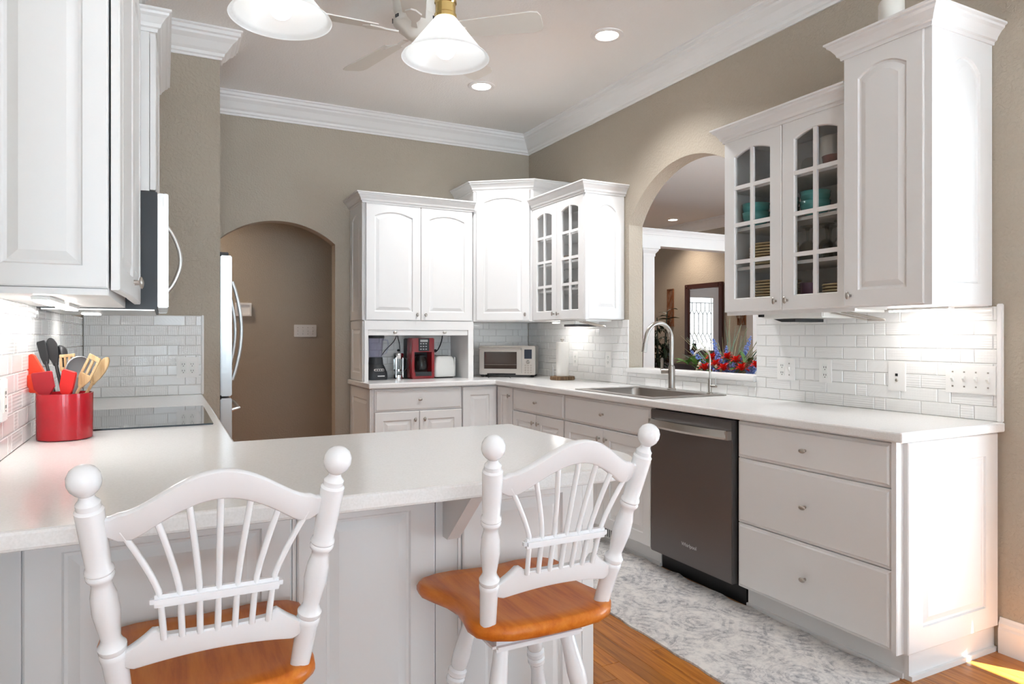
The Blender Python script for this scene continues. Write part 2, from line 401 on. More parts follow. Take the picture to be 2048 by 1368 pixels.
wb = slab(ys, zs, lambda i, j: not (i == 1 and j < 2) and not (i == 3 and j in (1, 2)), XW, XW+.12, axis='x')
arch_fill(wb, AP0, AP1, 2.05, 2.405, 2.42, XW, XW+.12, 'x')
wall_right = struct('wall_right', wb, 'wall_paint')
HX0, HX1 = .375, 1.215
wb = slab([-.52, HX0, HX1, XW], [0, 2.16, ZC], lambda i, j: not (i == 1 and j == 0), YB, YB+.12, axis='y')
arch_fill(wb, HX0, HX1, 1.985, 2.14, 2.16, YB, YB+.12, 'y')
wall_back = struct('wall_back', wb, 'wall_paint')
wall_left = struct('wall_left', B().box(XL-.12, XL, 1.3, YB, 0, ZC), 'wall_paint')
wall_pillar = struct('wall_pillar', B().box(XL, .30, YP, YP+.10, 0, ZC), 'wall_paint')
wall_hall = struct('wall_hall', B().box(-1.6, XW, 6.65, 6.77, 0, ZC), 'wall_paint')
struct('wall_hall_end', B().box(-1.72, -1.6, YB, 6.77, 0, ZC), 'wall_paint')
struct('wall_hall_side', B().box(-1.6, -.52, YB, YB+.12, 0, ZC), 'wall_paint')
struct('wall_nook_left', B().box(-3.12, -3.0, -5.0, 1.42, 0, ZC), 'wall_paint')
struct('wall_nook_return', B().box(-3.0, XL-.12, 1.3, 1.42, 0, ZC), 'wall_paint')
struct('wall_rear', slab([-3.12, -2.7, 2.5, 3.085], [0, .1, 2.9, ZC], lambda i, j: not (i == 1 and j == 1), -5.12, -5.0, axis='y'), 'wall_paint')
struct('ceiling', slab([-3.2, 3.085, 7.7], [-5.2, 1.5, 10.7], lambda i, j: not (i == 1 and j == 0), ZC, ZC+.1), 'ceiling_paint')
floor = struct('floor', slab([-3.2, 3.085, 7.7], [-5.2, 1.5, 10.7], lambda i, j: not (i == 1 and j == 0), -.1, -.012), 'oak_floor')
struct('wall_dining', B().box(7.5, 7.62, 1.5, 10.7, 0, ZC), 'wall_paint')
struct('wall_dining_near', slab([3.085, 4.4, 6.6, 7.5], [0, .1, 2.85, ZC], lambda i, j: not (i == 1 and j == 1), 1.5, 1.62, axis='y'), 'wall_paint')
wall_entry = struct('wall_entry', B().box(3.085, 7.5, 10.5, 10.62, 0, ZC), 'wall_paint')
portal('window_far_room_offscreen', (5.5, 1.45, 1.48), (R(90), 0, 0), 2.2, 2.75)

struct('bounce_ground', B().box(-40, 60, -50, 60, -.3, -.15), 'concrete')  # unseen outdoor ground, added to bounce sunlight through the openings onto the ceiling

# floor planks
random.seed(3); far = B(); pw = .083; x = -3.0
while x < XW-.01:
    y = -5.0-random.random()*1.2
    while y < 6.6:
        L = random.choice((1.0, 1.3, 1.6, 1.9)); y1 = min(y+L, 6.65); w = min(pw, XW-x)
        y0 = max(y, -5.0)
        if y1-y0 > .02:
            if x > 1.0 and y1 > .3 and y0 < 5:
                pb = B().rings([[(x+.0003,y0,-.012),(x+w-.0003,y0,-.012),(x+w-.0003,y1-.001,-.012),(x+.0003,y1-.001,-.012)],[(x+.0003,y0,-.0008),(x+w-.0003,y0,-.0008),(x+w-.0003,y1-.001,-.0008),(x+.0003,y1-.001,-.0008)],[(x+.0015,y0+.001,0),(x+w-.0015,y0+.001,0),(x+w-.0015,y1-.002,0),(x+.0015,y1-.002,0)]])
                obj('plank', pb, 'oak_floor', floor)
            else: far.box(x+.0004, x+w-.0004, y0, y1-.001, -.012, 0)
        y += L
    x += pw
o = obj('planks', far, 'oak_floor', floor); o['kind'] = 'stuff'

# crown mouldings, baseboard
struct('trim_1', sweep([(XL, YB), (XW, YB), (XW, -5.0)], CROWN, ZC-.155, -1), 'trim_white')
struct('trim_2', sweep([(XL, YP), (.30, YP), (.30, YP+.10), (XL, YP+.10)], CROWN, ZC-.155, -1), 'trim_white')
struct('trim_3', sweep([(XL, YP), (XL, 1.3)], CROWN, ZC-.155, 1), 'trim_white')
BASEP = [(0, 0), (.016, 0), (.016, .095), (.012, .105), (.012, .118), (.006, .13), (.004, .14), (0, .14)]
struct('baseboard_right', sweep([(XW, 1.535), (XW, 1.325)], BASEP, 0, -1), 'trim_white')
struct('baseboard_hall', sweep([(-1.6, 6.65), (XW, 6.65)], BASEP, 0, -1), 'trim_white')
struct('trim_4', B().box(XW-.014, XW, 1.262, 1.322, 0, 2.11).box(XW-.014, XW, .238, .298, 0, 2.11).box(XW-.014, XW, .298, 1.262, 2.052, 2.112), 'trim_white')

# pass-through sill
struct('trim_5', B().cbox(XW-.03, XW+.14, AP0-.0, AP1, 1.0, 1.032, .006), 'trim_white')

# ------------------------------------------------------------------ backsplash tiles
tile_cache = {}
def tile_mesh(w, h, kind, axis):
    k = (round(w, 4), round(h, 4), kind, axis)
    if k in tile_cache: return tile_cache[k]
    t = .009; i = .0025
    def P(a, z, d): return (-d, a, z) if axis == 'x' else ((a, -d, z) if axis == 'y' else (d, a, z))
    b = B().rings([[P(-w/2, -h/2, 0), P(w/2, -h/2, 0), P(w/2, h/2, 0), P(-w/2, h/2, 0)], [P(-w/2, -h/2, t-i), P(w/2, -h/2, t-i), P(w/2, h/2, t-i), P(-w/2, h/2, t-i)], [P(-w/2+i, -h/2+i, t), P(w/2-i, -h/2+i, t), P(w/2-i, h/2-i, t), P(-w/2+i, h/2-i, t)]])
    me = bpy.data.meshes.new('tile'); me.from_pydata(b.v, [], b.f)
    bm = bmesh.new(); bm.from_mesh(me); bmesh.ops.recalc_face_normals(bm, faces=bm.faces[:]); bm.to_mesh(me); bm.free()
    me.materials.append(M['tile_' + kind]); tile_cache[k] = me; return me
TL, TS, TH = .1645, .056, .0576
def tiles(parent, axis, const, a0, a1, z0, z1, phase, zbase=CT, grout=True):
    """axis x: wall faces -x; y: faces -y; X: wall faces +x.  grout line 2.2 mm"""
    sg = {'x': -1, 'y': -1, 'X': 1}[axis]; g = .0022
    if grout:
        lo, hi = sorted((const, const+sg*.006))
        gb = B().box(lo, hi, a0, a1, z0, z1) if axis in 'xX' else B().box(a0, a1, lo, hi, z0, z1)
        obj('grout', gb, 'grout', parent)
    rows = int((z1-zbase)/TH+.999); unit = 2*TL+TS
    for r in range(rows):
        q0, q1 = max(z0, zbase+r*TH), min(z1, zbase+(r+1)*TH)
        if q1-q0 < .006: continue
        start = phase + (.0925 if r % 2 else 0); k = math.floor((a0-start)/unit)-1; p = start+k*unit
        while p < a1:
            for w in (TS, TL, TL):
                s, e = max(p, a0), min(p+w, a1); p += w
                if e-s < .008: continue
                kind = random.choice(('plain', 'diamond', 'chevron', 'dots', 'diamond'))
                me = tile_mesh(e-s-g, q1-q0-g, kind, axis)
                am, zm = (s+e)/2, (q0+q1)/2; c = const+sg*.001
                o = bpy.data.objects.new('tile', me); C.objects.link(o); o.parent = parent
                o.location = (c, am, zm) if axis in 'xX' else (am, c, zm)
random.seed(11)
TZ = 1.374
tiles(wall_right, 'x', XW, 1.54, AP0, CT, TZ, 1.629)
tiles(wall_right, 'x', XW, AP0, AP1, CT, 1.0, 1.629)
tiles(wall_right, 'x', XW, AP1, YB-.011, CT, TZ, 1.629)
tiles(wall_back, 'y', YB, 2.24, XW-.011, CT, TZ, .1)
tiles(wall_back, 'y', YB, 1.345, 2.24, CT, TZ, .1)
tiles(wall_left, 'X', XL, 2.0, YP-.011, CT, 1.36, .07)
tiles(wall_pillar, 'y', YP, XL+.011, .20, CT, 1.376, .02)
struct('trim_6', B().cbox(XW-.018, XW, 1.52, 1.54, CT, TZ+.01, .003), 'plate_white')
struct('trim_7', B().cbox(.20, .212, YP-.014, YP, CT, 1.38, .003), 'plate_white')

# ------------------------------------------------------------------ worktops
sx0, sx1, sy0, sy1 = 2.395, 2.80, 2.99, 3.66
xs = [1.31, 2.315, sx0, sx1, XW-.001]; ysl = [1.515, sy0, sy1, 4.82, YB-.001]
def mk(i, j):
    if i == 0: return j == 3
    if i == 2 and j == 1: return False
    return True
one('worktop', slab(xs, ysl, mk, CT-.038, CT), 'quartz', 'white quartz L-shaped worktop holding the sink and toaster oven', 'worktop', (2.6, 3.3, CT-.038), bevel=.007)
# peninsula: L with rounded free corner, hob cutout
rad = .20; xe, yf = 1.208, 1.456
out = [(XL+.001, yf)] + [(xe-rad+rad*math.sin(R(a_)), yf+rad-rad*math.cos(R(a_))) for a_ in range(0, 91, 9)] + [(xe, 2.38), (.206, 2.38), (.206, YP-.001), (XL+.001, YP-.001)]
one('worktop', B().prism(out, CT-.038, CT), 'quartz', 'white quartz peninsula worktop with utensil crock and glass hob', 'worktop', (.4, 1.9, CT-.038), bevel=.007)
one('cooktop', B().cbox(-.335, .172, 2.87, 3.63, CT, CT+.006, .002), 'black_gloss', 'black glass electric hob set in the white counter', 'hob', (-.08, 3.25, CT))

# ------------------------------------------------------------------ base cabinets, right run
XF = 2.365      # carcass front (door backs); door faces 20 mm proud
def rbase(label, y0, y1, ztop=.876, toe=True):
    t = thing('base_cabinet', label, 'cabinet', (2.65, (y0+y1)/2, 0))
    obj('body', B().box(XF, XW-.002, y0, y1, .105, ztop), 'cabinet_white', t)
    if toe: obj('toe_kick', B().box(XF+.055, XF+.075, y0, y1, 0, .105).box(XF+.043, XF+.055, y0, y1, 0, .02), 'cabinet_white', t)
    return t
D = R(-90)
g = .003
t = rbase('white three-drawer base cabinet with oval knobs right of the dishwasher', 1.575, 2.325)
for z0, z1 in ((.704, .866), (.407, .699), (.112, .402)): drawer(t, (XF, 2.318, z0), D, .74, z1-z0)
obj('corner_post', B().box(XF-.02, XF+.06, 1.556, 1.575, .105, .876), 'cabinet_white', t)
door(t, (XF+.02, 1.555, .105), 0, XW-XF-.03, .765, 0, None, .085, 'side_panel', .018)
obj('side_frame', B().box(XF-.016, XW-.002, 1.555, 1.575, .105, .876), 'cabinet_white', t)
obj('plinth', B().box(XF+.052, XW-.002, 1.556, 1.575, 0, .105).box(XF+.052, XW-.004, 1.544, 1.556, 0, .018), 'cabinet_white', t)
t = rbase('white sink base cabinet with wide false drawer above two panelled doors', 2.945, 3.842, .68)
obj('face_frame', B().box(XF, XF+.02, 2.945, 3.842, .68, .876), 'cabinet_white', t)
drawer(t, (XF, 3.838, .705), D, .889, .162)
door(t, (XF, 3.838, .112), D, .443, .587, 0, (.443-.035, .587-.06))
door(t, (XF, 3.392, .112), D, .443, .587, 0, (.035, .587-.06))
t = rbase('white base cabinet with drawer and two panelled doors left of the sink', 3.846, 4.59)
drawer(t, (XF, 4.582, .705), D, .732, .162)
door(t, (XF, 4.582, .112), D, .364, .587, 0, (.364-.035, .587-.06))
door(t, (XF, 4.215, .112), D, .364, .587, 0, (.035, .587-.06))
t = thing('corner_cabinet', 'white inner corner base cabinet with two narrow doors under the toaster oven', 'cabinet', (2.6, 5.1, 0))
obj('body', slab([2.05, XF, XW-.002], [4.594, 4.87, YB-.002], lambda i, j: not (i == 0 and j == 0), .105, .876), 'cabinet_white', t)
obj('toe_kick', slab([2.05, XF+.055, XW-.002], [4.594, 4.925, YB-.002], lambda i, j: not (i == 0 and j == 0), 0, .105), 'cabinet_white', t)
door(t, (2.053, 4.87, .112), 0, .286, .752)
door(t, (XF, 4.845, .112), D, .248, .752, 0, (.215, .69))
t = thing('base_cabinet', 'white base cabinet with one drawer over two doors below the appliance garage', 'cabinet', (1.7, 5.15, 0))
obj('body', B().box(1.345, 2.046, 4.87, YB-.002, .105, .876), 'cabinet_white', t)
obj('toe_kick', B().box(1.36, 2.046, 4.925, 4.945, 0, .105), 'cabinet_white', t)
drawer(t, (1.362, 4.87, .705), 0, .68, .162)
door(t, (1.362, 4.87, .112), 0, .338, .587, 0, (.338-.035, .587-.06))
door(t, (1.704, 4.87, .112), 0, .338, .587, 0, (.035, .587-.06))
door(t, (1.345, YB-.01, .112), D, .585, .755, 0, None, .08, 'side_panel', .014)

# floor register in the toe kick under the sink doors
t = thing('floor_register', 'small white slotted vent in the toe kick below the sink cabinet', 'vent', (2.40, 3.42, .03))
obj('frame', B().box(XF+.046, XF+.055, 3.30, 3.56, .022, .10), 'white_plastic', t)
for k in range(12): obj('slot', B().box(XF+.0452, XF+.047, 3.32+k*.019, 3.329+k*.019, .036, .088), 'dark_grey', t)

# dishwasher
t = thing('dishwasher', 'dark stainless dishwasher with a bowed bar handle', 'dishwasher', (2.6, 2.63, 0))
obj('body', B().box(XF+.01, XW-.03, 2.335, 2.938, .10, .872), 'dw_dark', t)
obj('front_panel', B().cbox(XF-.03, XF+.008, 2.340, 2.932, .108, .866, .004), 'dark_steel', t)
obj('kick_plate', B().box(XF+.055, XF+.075, 2.335, 2.938, 0, .10), 'dw_dark', t)
hb = B(); n = 14; rg = []
for i in range(n+1):
    s = i/n; y = 2.915-(2.915-2.357)*s; bow = .022+.028*math.sin(math.pi*s)
    rg.append([(XF-.03-bow, y, .775), (XF-.03-bow-.006, y, .786), (XF-.03-bow, y, .818), (XF-.03-bow+.008, y, .812), (XF-.03-bow+.008, y, .78)])
hb.rings(rg).box(XF-.056, XF-.03, 2.345, 2.366, .775, .816).box(XF-.056, XF-.03, 2.902, 2.92, .775, .816)
obj('handle', hb, 'steel', t)
def text(body, size, m, parent, loc, rot, name='lettering'):
    cu = bpy.data.curves.new('txt', 'FONT'); cu.body = body; cu.size = size; cu.extrude = .0004; cu.align_x = 'CENTER'
    tmp = bpy.data.objects.new('tmp', cu); C.objects.link(tmp)
    dg = bpy.context.evaluated_depsgraph_get(); me = bpy.data.meshes.new_from_object(tmp.evaluated_get(dg))
    bpy.data.objects.remove(tmp); me.materials.clear(); me.materials.append(M[m])
    o = bpy.data.objects.new(name, me); C.objects.link(o); o.parent = parent; o.location = Vector(loc)-wl(parent); o.rotation_euler = rot
    return o
text('Whirlpool', .026, 'text_grey', t, (XF-.0304, 2.632, .20), (R(90), 0, R(-90)))

# ------------------------------------------------------------------ wall cabinets
UZ = 1.375
def carcass(t, x0, x1, y0, y1, z0, z1, front, m='cabinet_white', th=.018, shelves=(), outer='cabinet_white'):
    """open-fronted box; front is '-x' or '-y'"""
    if front == '-x':
        obj('side', B().box(x0, x1, y0, y0+th, z0, z1), outer, t); obj('side', B().box(x0, x1, y1-th, y1, z0, z1), outer, t)
        obj('back', B().box(x1-.01, x1, y0+th, y1-th, z0, z1), m, t)
        obj('bottom', B().box(x0, x1-.01, y0+th, y1-th, z0, z0+th), outer, t); obj('top', B().box(x0, x1-.01, y0+th, y1-th, z1-th, z1), outer, t)
        for z in shelves: obj('shelf', B().box(x0+.025, x1-.01, y0+th, y1-th, z-.016, z), m, t)
# right glass cabinet
XG = 2.64
GY0, GY1 = 1.938, 2.682
t = thing('glass_cabinet', 'white wall cabinet with two arched glass doors full of plates and teal bowls', 'cabinet', (2.8, 2.31, UZ))
SH = (1.612, 1.815, 2.02)
carcass(t, XG, XW-.001, GY0, GY1, UZ, 2.275, '-x', shelves=SH)
glass_door(t, (XG, GY1, UZ+.005), D, .371, .892, (.371-.032, .045))
glass_door(t, (XG, GY1-.374, UZ+.005), D, .368, .892, (.032, .045))
obj('crown', sweep([(XW-.001, GY1), (XG-.02, GY1), (XG-.02, GY0)], CABCR, 2.262, -1), 'cabinet_white', t)
obj('light_rail', B().box(XG, XG+.016, GY0, GY1, UZ-.012, UZ), 'cabinet_white', t)
# tall cabinet
XT = 2.58; TY0 = 1.562
t = thing('wall_cabinet', 'tall white wall cabinet with arched panel door and side panel beside glass cabinet', 'cabinet', (2.75, 1.75, UZ))
obj('body', B().box(XT, XW-.001, TY0+.016, GY0-.001, UZ, 2.43), 'cabinet_white', t)
door(t, (XT, GY0-.006, UZ+.005), D, .340, 1.046, .038, (.032, .045), .066)
obj('corner_post', B().box(XT-.014, XT+.03, TY0, TY0+.03, UZ, 2.43), 'cabinet_white', t)
door(t, (XT+.028, TY0+.018, UZ+.002), 0, XW-XT-.03, 1.05, .05, None, .085, 'side_panel', .018)
obj('crown', sweep([(XW-.001, GY0-.001), (XT-.02, GY0-.001), (XT-.02, TY0), (XW-.001, TY0)], CABCR, 2.42, -1), 'cabinet_white', t)
# back-right glass cabinet
BY0, BY1 = 4.028, 4.772
t = thing('glass_cabinet', 'white wall cabinet with two arched glass doors above the paper towel roll', 'cabinet', (2.8, 4.4, UZ))
carcass(t, XG, XW-.001, BY0, BY1, UZ, 2.275, '-x', shelves=SH)
glass_door(t, (XG, BY1, UZ+.005), D, .370, .892, (.370-.032, .045))
glass_door(t, (XG, BY1-.373, UZ+.005), D, .368, .892, (.032, .045))
door(t, (XG+.01, BY0, UZ+.003), 0, XW-XG-.016, .89, .045, None, .075, 'side_panel', .016)
obj('corner_post', B().box(XG-.016, XG+.012, BY0-.016, BY0, UZ, 2.275), 'cabinet_white', t)
obj('crown', sweep([(XG-.02, BY1), (XG-.02, BY0-.016), (XW-.001, BY0-.016)], CABCR, 2.262, -1), 'cabinet_white', t)
# diagonal corner cabinet
A_, B_ = Vector((2.245, 5.088)), Vector((2.632, 4.782)); dv = B_-A_; ang = math.atan2(dv.y, dv.x)
t = thing('corner_cabinet', 'tall white diagonal corner wall cabinet above the toaster oven', 'cabinet', (2.7, 5.2, UZ))
pl = [(A_.x, A_.y), (B_.x, B_.y), (XW-.001, B_.y), (XW-.001, YB-.001), (A_.x, YB-.001)]
obj('body', B().prism(pl, UZ, 2.44), 'cabinet_white', t)
n_ = Vector((dv.y, -dv.x)).normalized()
p = A_+dv.normalized()*.028
door(t, (p.x, p.y, UZ+.006), ang, dv.length-.056, 1.05, .034, (dv.length-.056-.032, .05), .062)
obj('crown', sweep([(A_.x, YB-.001), (A_.x, A_.y), (B_.x, B_.y), (XW-.001, B_.y)], CABCR, 2.43, -1), 'cabinet_white', t)
# back wall cabinet and appliance garage
GX0, GX1, GYF = 1.345, 2.238, 5.09
t = thing('wall_cabinet', 'white two-door wall cabinet above the appliance garage', 'cabinet', (1.8, 5.3, UZ))
obj('body', B().box(GX0, GX1, GYF, YB-.001, UZ, 2.275), 'cabinet_white', t)
door(t, (GX0+.012, GYF, UZ+.004), 0, .432, .892, .034, (.400, .045), .066)
door(t, (GX0+.448, GYF, UZ+.004), 0, .432, .892, .034, (.032, .045), .066)
door(t, (GX0, YB-.008, UZ+.004), D, YB-GYF-.01, .89, .04, None, .07, 'side_panel', .014)
obj('crown', sweep([(GX0-.014, YB-.001), (GX0-.014, GYF-.02), (GX1, GYF-.02)], CABCR, 2.262, -1), 'cabinet_white', t)
t = thing('appliance_garage', 'white open appliance garage with raised tambour door and two knobs on the counter', 'cabinet', (1.8, 5.3, CT))
obj('side', B().box(GX0, GX0+.03, GYF-.018, YB-.02, CT, UZ-.001), 'cabinet_white', t)
obj('side', B().box(GX1-.045, GX1, GYF-.018, YB-.02, CT, UZ-.001), 'cabinet_white', t)
obj('head_rail', B().box(GX0+.03, GX1-.045, GYF-.018, GYF+.02, 1.305, UZ-.001), 'cabinet_white', t)
tb = obj('tambour_slat', B().cbox(GX0+.03, GX1-.047, GYF-.012, GYF+.004, 1.262, 1.304, .003), 'cabinet_white', t)
for kx in (1.58, 1.985): obj('knob', knob_b(kx, 1.285, GYF-.012, False), 'nickel', t, smooth=60)
door(t, (GX0, YB-.022, CT+.002), D, YB-GYF-.02, .455, 0, None, .06, 'side_panel', .014)
# left wall cabinet beside the microwave, doors a little ajar
LX = -.124
t = thing('wall_cabinet', 'white wall cabinet with panelled end above the red utensil crock', 'cabinet', (-.26, 2.43, 1.358))
obj('body', B().box(XL+.001, LX, 2.02, 2.866, 1.358, 2.44), 'cabinet_white', t)
door(t, (XL+.003, 2.02, 1.376), 0, LX-XL-.004, 1.06, .0, None, .055, 'side_panel', .016)
door(t, (LX+.005, 2.008, 1.372), R(90-2.6), .425, 1.062, .05, (.39, .05))
d2 = door(t, (LX+.022, 2.437, 1.372), R(90-1.0), .425, 1.062, .05, (.035, .05))
obj('light_rail', B().box(XL+.001, LX-.002, 2.004, 2.02, 1.358, 1.374), 'cabinet_white', t)
obj('crown', sweep([(XL+.001, 2.004), (LX+.02, 2.004), (LX+.02, 2.866)], CABCR, 2.43, -1), 'cabinet_white', t)
t = thing('wall_cabinet', 'small white wall cabinet with crown moulding over the microwave', 'cabinet', (-.22, 3.25, 1.80))
obj('body', B().box(XL+.001, -.047, 2.87, 3.63, 1.795, 2.39), 'cabinet_white', t)
door(t, (-.045, 2.872, 1.80), R(90-1.6), .374, .58, .04, (.34, .04)); door(t, (-.045, 3.252, 1.80), R(90), .374, .58, .04, (.034, .04))
obj('crown', sweep([(XL+.001, 2.87), (-.026, 2.87), (-.026, 3.63), (XL+.001, 3.63)], CABCR, 2.385, -1), 'cabinet_white', t)
# microwave
t = thing('microwave', 'black-sided over-range microwave with steel front and arched handle', 'microwave', (-.2, 3.25, 1.352))
obj('body', B().box(XL+.001, -.021, 2.874, 3.626, 1.355, 1.793), 'charcoal', t)
obj('door', B().cbox(-.020, .017, 2.874, 3.45, 1.362, 1.79, .003), 'steel', t)
obj('control_panel', B().cbox(-.020, .015, 3.453, 3.626, 1.362, 1.79, .003), 'black_gloss', t)
obj('handle', B().tube([(.012, 2.93, 1.425+.25*k/12) if k in (0, 12) else (.017+.042*math.sin(math.pi*k/12), 2.93, 1.425+.25*k/12) for k in range(13)], .008, 8), 'steel', t, smooth=60)
obj('vent_grille', B().box(XL+.02, -.03, 2.89, 3.61, 1.350, 1.355), 'steel', t)

# ------------------------------------------------------------------ peninsula base and left base run
PF = 1.775
t = thing('peninsula_base', 'white panelled peninsula base behind the two stools', 'cabinet', (.4, 2.0, 0))
obj('body', B().box(XL+.001, 1.19, PF+.018, 2.33, 0, CT-.0385), 'cabinet_white', t)
obj('frame', B().box(XL+.001, 1.19, PF, PF+.0175, 0, CT-.0385), 'cabinet_white', t)
for x0, x1 in ((-.267, .284), (.298, .664), (.746, 1.142)):
    door(t, (x0, PF, .03), 0, x1-x0, .825, 0, None, .07, 'panel', .012, 'cabinet_white')
for xb in (.671, .291, .738, 1.149, -.274): obj('bead', B().box(xb-.004, xb+.004, PF-.007, PF, 0, CT-.039), 'cabinet_white', t)
for xc in (.690,):
    cb = B().rings([[(x_, PF, CT-.039), (x_, PF-.205, CT-.039), (x_, PF-.205, CT-.060), (x_, PF-.035, CT-.215), (x_, PF, CT-.215)] for x_ in (xc, xc+.036)])
    obj('corbel', cb, 'cabinet_white', t)
t = thing('base_cabinet', 'white base cabinet run below the hob along the tiled wall', 'cabinet', (-.1, 3.4, 0))
obj('body', B().box(XL+.001, .16, 2.335, YP-.002, .105, CT-.0385), 'cabinet_white', t)
obj('toe_kick', B().box(XL+.01, .10, 2.335, YP-.002, 0, .105), 'cabinet_white', t)
for k in range(4): door(t, (.16, 2.40+k*.50, .112), R(90), .49, .755, 0, (.04, .70))

# ------------------------------------------------------------------ stools
def stool(x, y, label):
    """y = line of the back posts on the seat"""
    t = thing('bar_stool', label, 'stool', (x, y, 0), 'white stools with wooden seats at the peninsula')
    half = [(0, -.060), (.06, -.059), (.115, -.052), (.158, -.032), (.183, 0), (.188, .04), (.178, .09), (.172, .14), (.180, .19), (.198, .24), (.212, .285), (.210, .32), (.190, .345), (.150, .359), (.10, .361), (.05, .352), (0, .347)]
    poly = half + [(-a, b) for a, b in reversed(half[1:-1])]
    def ins(k): return [(a*(1-k/.2), .17+(b-.17)*(1-k/.23)) for a, b in poly]
    zt = .612; b = B(); rg = []
    for k, z in ((.014, zt-.036), (.004, zt-.032), (0, zt-.022), (0, zt-.012), (.004, zt-.003), (.010, zt), (.05, zt-.003), (.10, zt-.006), (.15, zt-.006)):
        rg.append([(a+x, c+y, z) for a, c in ins(k)])
    obj('seat', b.rings(rg), 'seat_wood', t, smooth=50)
    S = {}
    for s in (-1, 1):
        a = Vector((x+s*.153, y, zt-.006)); e = Vector((x+s*.200, y-.128, 1.034)); S[s] = (a, e)
        prof = [(0, .0185), (.10, .0195), (.20, .0205), (.225, .0225), (.24, .0225), (.248, .0205), (.256, .0225), (.272, .023), (.285, .019), (.31, .0155), (.36, .0185), (.43, .022), (.50, .0205), (.545, .016), (.565, .0165), (.58, .0215), (.592, .0225), (.602, .0205), (.61, .0225), (.622, .0215), (.632, .019), (.70, .0205), (.80, .0215), (.85, .022), (.862, .022), (.872, .0185), (.892, .0185), (.904, .014), (.915, .0115), (.925, .0115), (.935, .0165), (.952, .0225), (.975, .0255), (1.0, .0245), (1.022, .0195), (1.036, .011), (1.04, .003)]
        obj('back_post', B().turned(a, e, prof, 20), 'stool_white', t, smooth=35)
    def at(s, z):   # point on post s at height z
        a, e = S[s]; k = (z-a.z)/(e.z-a.z); return a+(e-a)*k
    # crest rail
    n = 32; rg = []
    for i in range(n+1):
        q = i/n; c = 2*q-1; bell = max(0.0, math.cos(min(1, abs(c)/.86)*math.pi/2))**1.5
        zb = .918+.062*bell; ztp = .966+.066*bell
        if abs(c) > .92: ztp -= .006
        zb += .010*math.exp(-((abs(c)-1)/.08)**2) - .004*math.exp(-((abs(c)-.75)/.15)**2)
        zm = (zb+ztp)/2; pl, pr = at(-1, zm), at(1, zm)
        px_ = pl.x+.014+(pr.x-pl.x-.028)*q; py_ = pl.y-.030*(1-c*c)+.004
        rake = (S[1][1].y-S[1][0].y)/(S[1][1].z-S[1][0].z)
        dy0, dy1 = rake*(zb-zm), rake*(ztp-zm)
        rg.append([(px_, py_+dy0-.011, zb+.003), (px_, py_+dy1-.011, ztp-.004), (px_, py_+dy1-.007, ztp), (px_, py_+dy1+.007, ztp), (px_, py_+dy1+.011, ztp-.004), (px_, py_+dy0+.011, zb+.003), (px_, py_+dy0+.007, zb), (px_, py_+dy0-.007, zb)])
    obj('crest_rail', B().rings(rg), 'stool_white', t, smooth=45)
    # lower rail
    rg = []
    for i in range(n+1):
        q = i/n; c = 2*q-1; u = abs(c)
        ztp = .732 if u < .62 else (.742-.0*u if u < .70 else .742-.036*((u-.70)/.30)**.8)
        zb = .692-.016*max(0, math.cos(c*math.pi/2))*0 - .022*u**2 + .012*max(0, (u-.9)/.1)
        zm = .705; pl, pr = at(-1, zm), at(1, zm); px_ = pl.x+.012+(pr.x-pl.x-.024)*q; py_ = pl.y-.022*(1-c*c)+.004
        rg.append([(px_, py_-.010, zb+.003), (px_, py_-.016, ztp-.003), (px_, py_-.013, ztp), (px_, py_+.004, ztp), (px_, py_+.007, ztp-.003), (px_, py_+.012, zb+.003), (px_, py_+.009, zb), (px_, py_-.007, zb)])
    obj('lower_rail', B().rings(rg), 'stool_white', t, smooth=45)
    ym = at(1, .80).y-.026
    obj('mid_rail', B().cbox(x-.108, x+.108, ym-.012, ym+.012, .793, .815, .007), 'stool_white', t, smooth=45)
    yl = at(1, .735).y-.022; rake = -.128/.428
    for k in range(7):
        c = (k-3)/3; x0 = x+c*.086; xm = x+c*.092; x1 = x+c*.150
        bell = max(0.0, math.cos(min(1, abs(c*.75)/.86)*math.pi/2))**1.5; zt2 = .930+.062*bell
        y1 = at(1, zt2).y-.030*(1-(c*.75)**2)+.004
        pts = []
        for j in range(12):
            q = j/11
            if q <= .3: w = q/.3; pts.append((x0+(xm-x0)*w, yl+(ym-yl)*w, .728+(.81-.728)*w))
            else:
                w = (q-.3)/.7; pts.append((xm+(x1-xm)*w**1.25, ym+(y1-ym)*w, .81+(zt2-.81)*w))
        obj('spindle', B().tube(pts, .0058, 8), 'stool_white', t, smooth=60)
    obj('swivel_plate', B().lathe([(.085, .560), (.09, .563), (.09, .572), (.085, .576)], 24, (x, y+.15, 0)).lathe([(.05, .545), (.05, .561)], 20, (x, y+.15, 0)), 'dark_grey', t, smooth=40)
    obj('leg_block', B().cbox(x-.125, x+.125, y+.025, y+.275, .520, .546, .01), 'stool_white', t)
    LP = {}
    for sx in (-1, 1):
        for sy in (-1, 1):
            top = Vector((x+sx*.085, y+.15+sy*.085, .545)); bot = Vector((x+sx*.19, y+.15+sy*.185, 0)); LP[sx, sy] = (top, bot)
            prof = [(0, .017), (.10, .019), (.22, .0235), (.27, .0225), (.285, .018), (.295, .0245), (.315, .025), (.325, .020), (.335, .0245), (.355, .024), (.365, .019), (.40, .017), (.50, .022), (.58, .0245), (.64, .020), (.66, .0175), (.675, .0235), (.69, .0235), (.705, .018), (.75, .0175), (.90, .0145), (1, .0125)]
            obj('leg', B().turned(top, bot, prof, 14), 'stool_white', t, smooth=35)
    def lp(k, f): a, e = LP[k]; return a+(e-a)*f
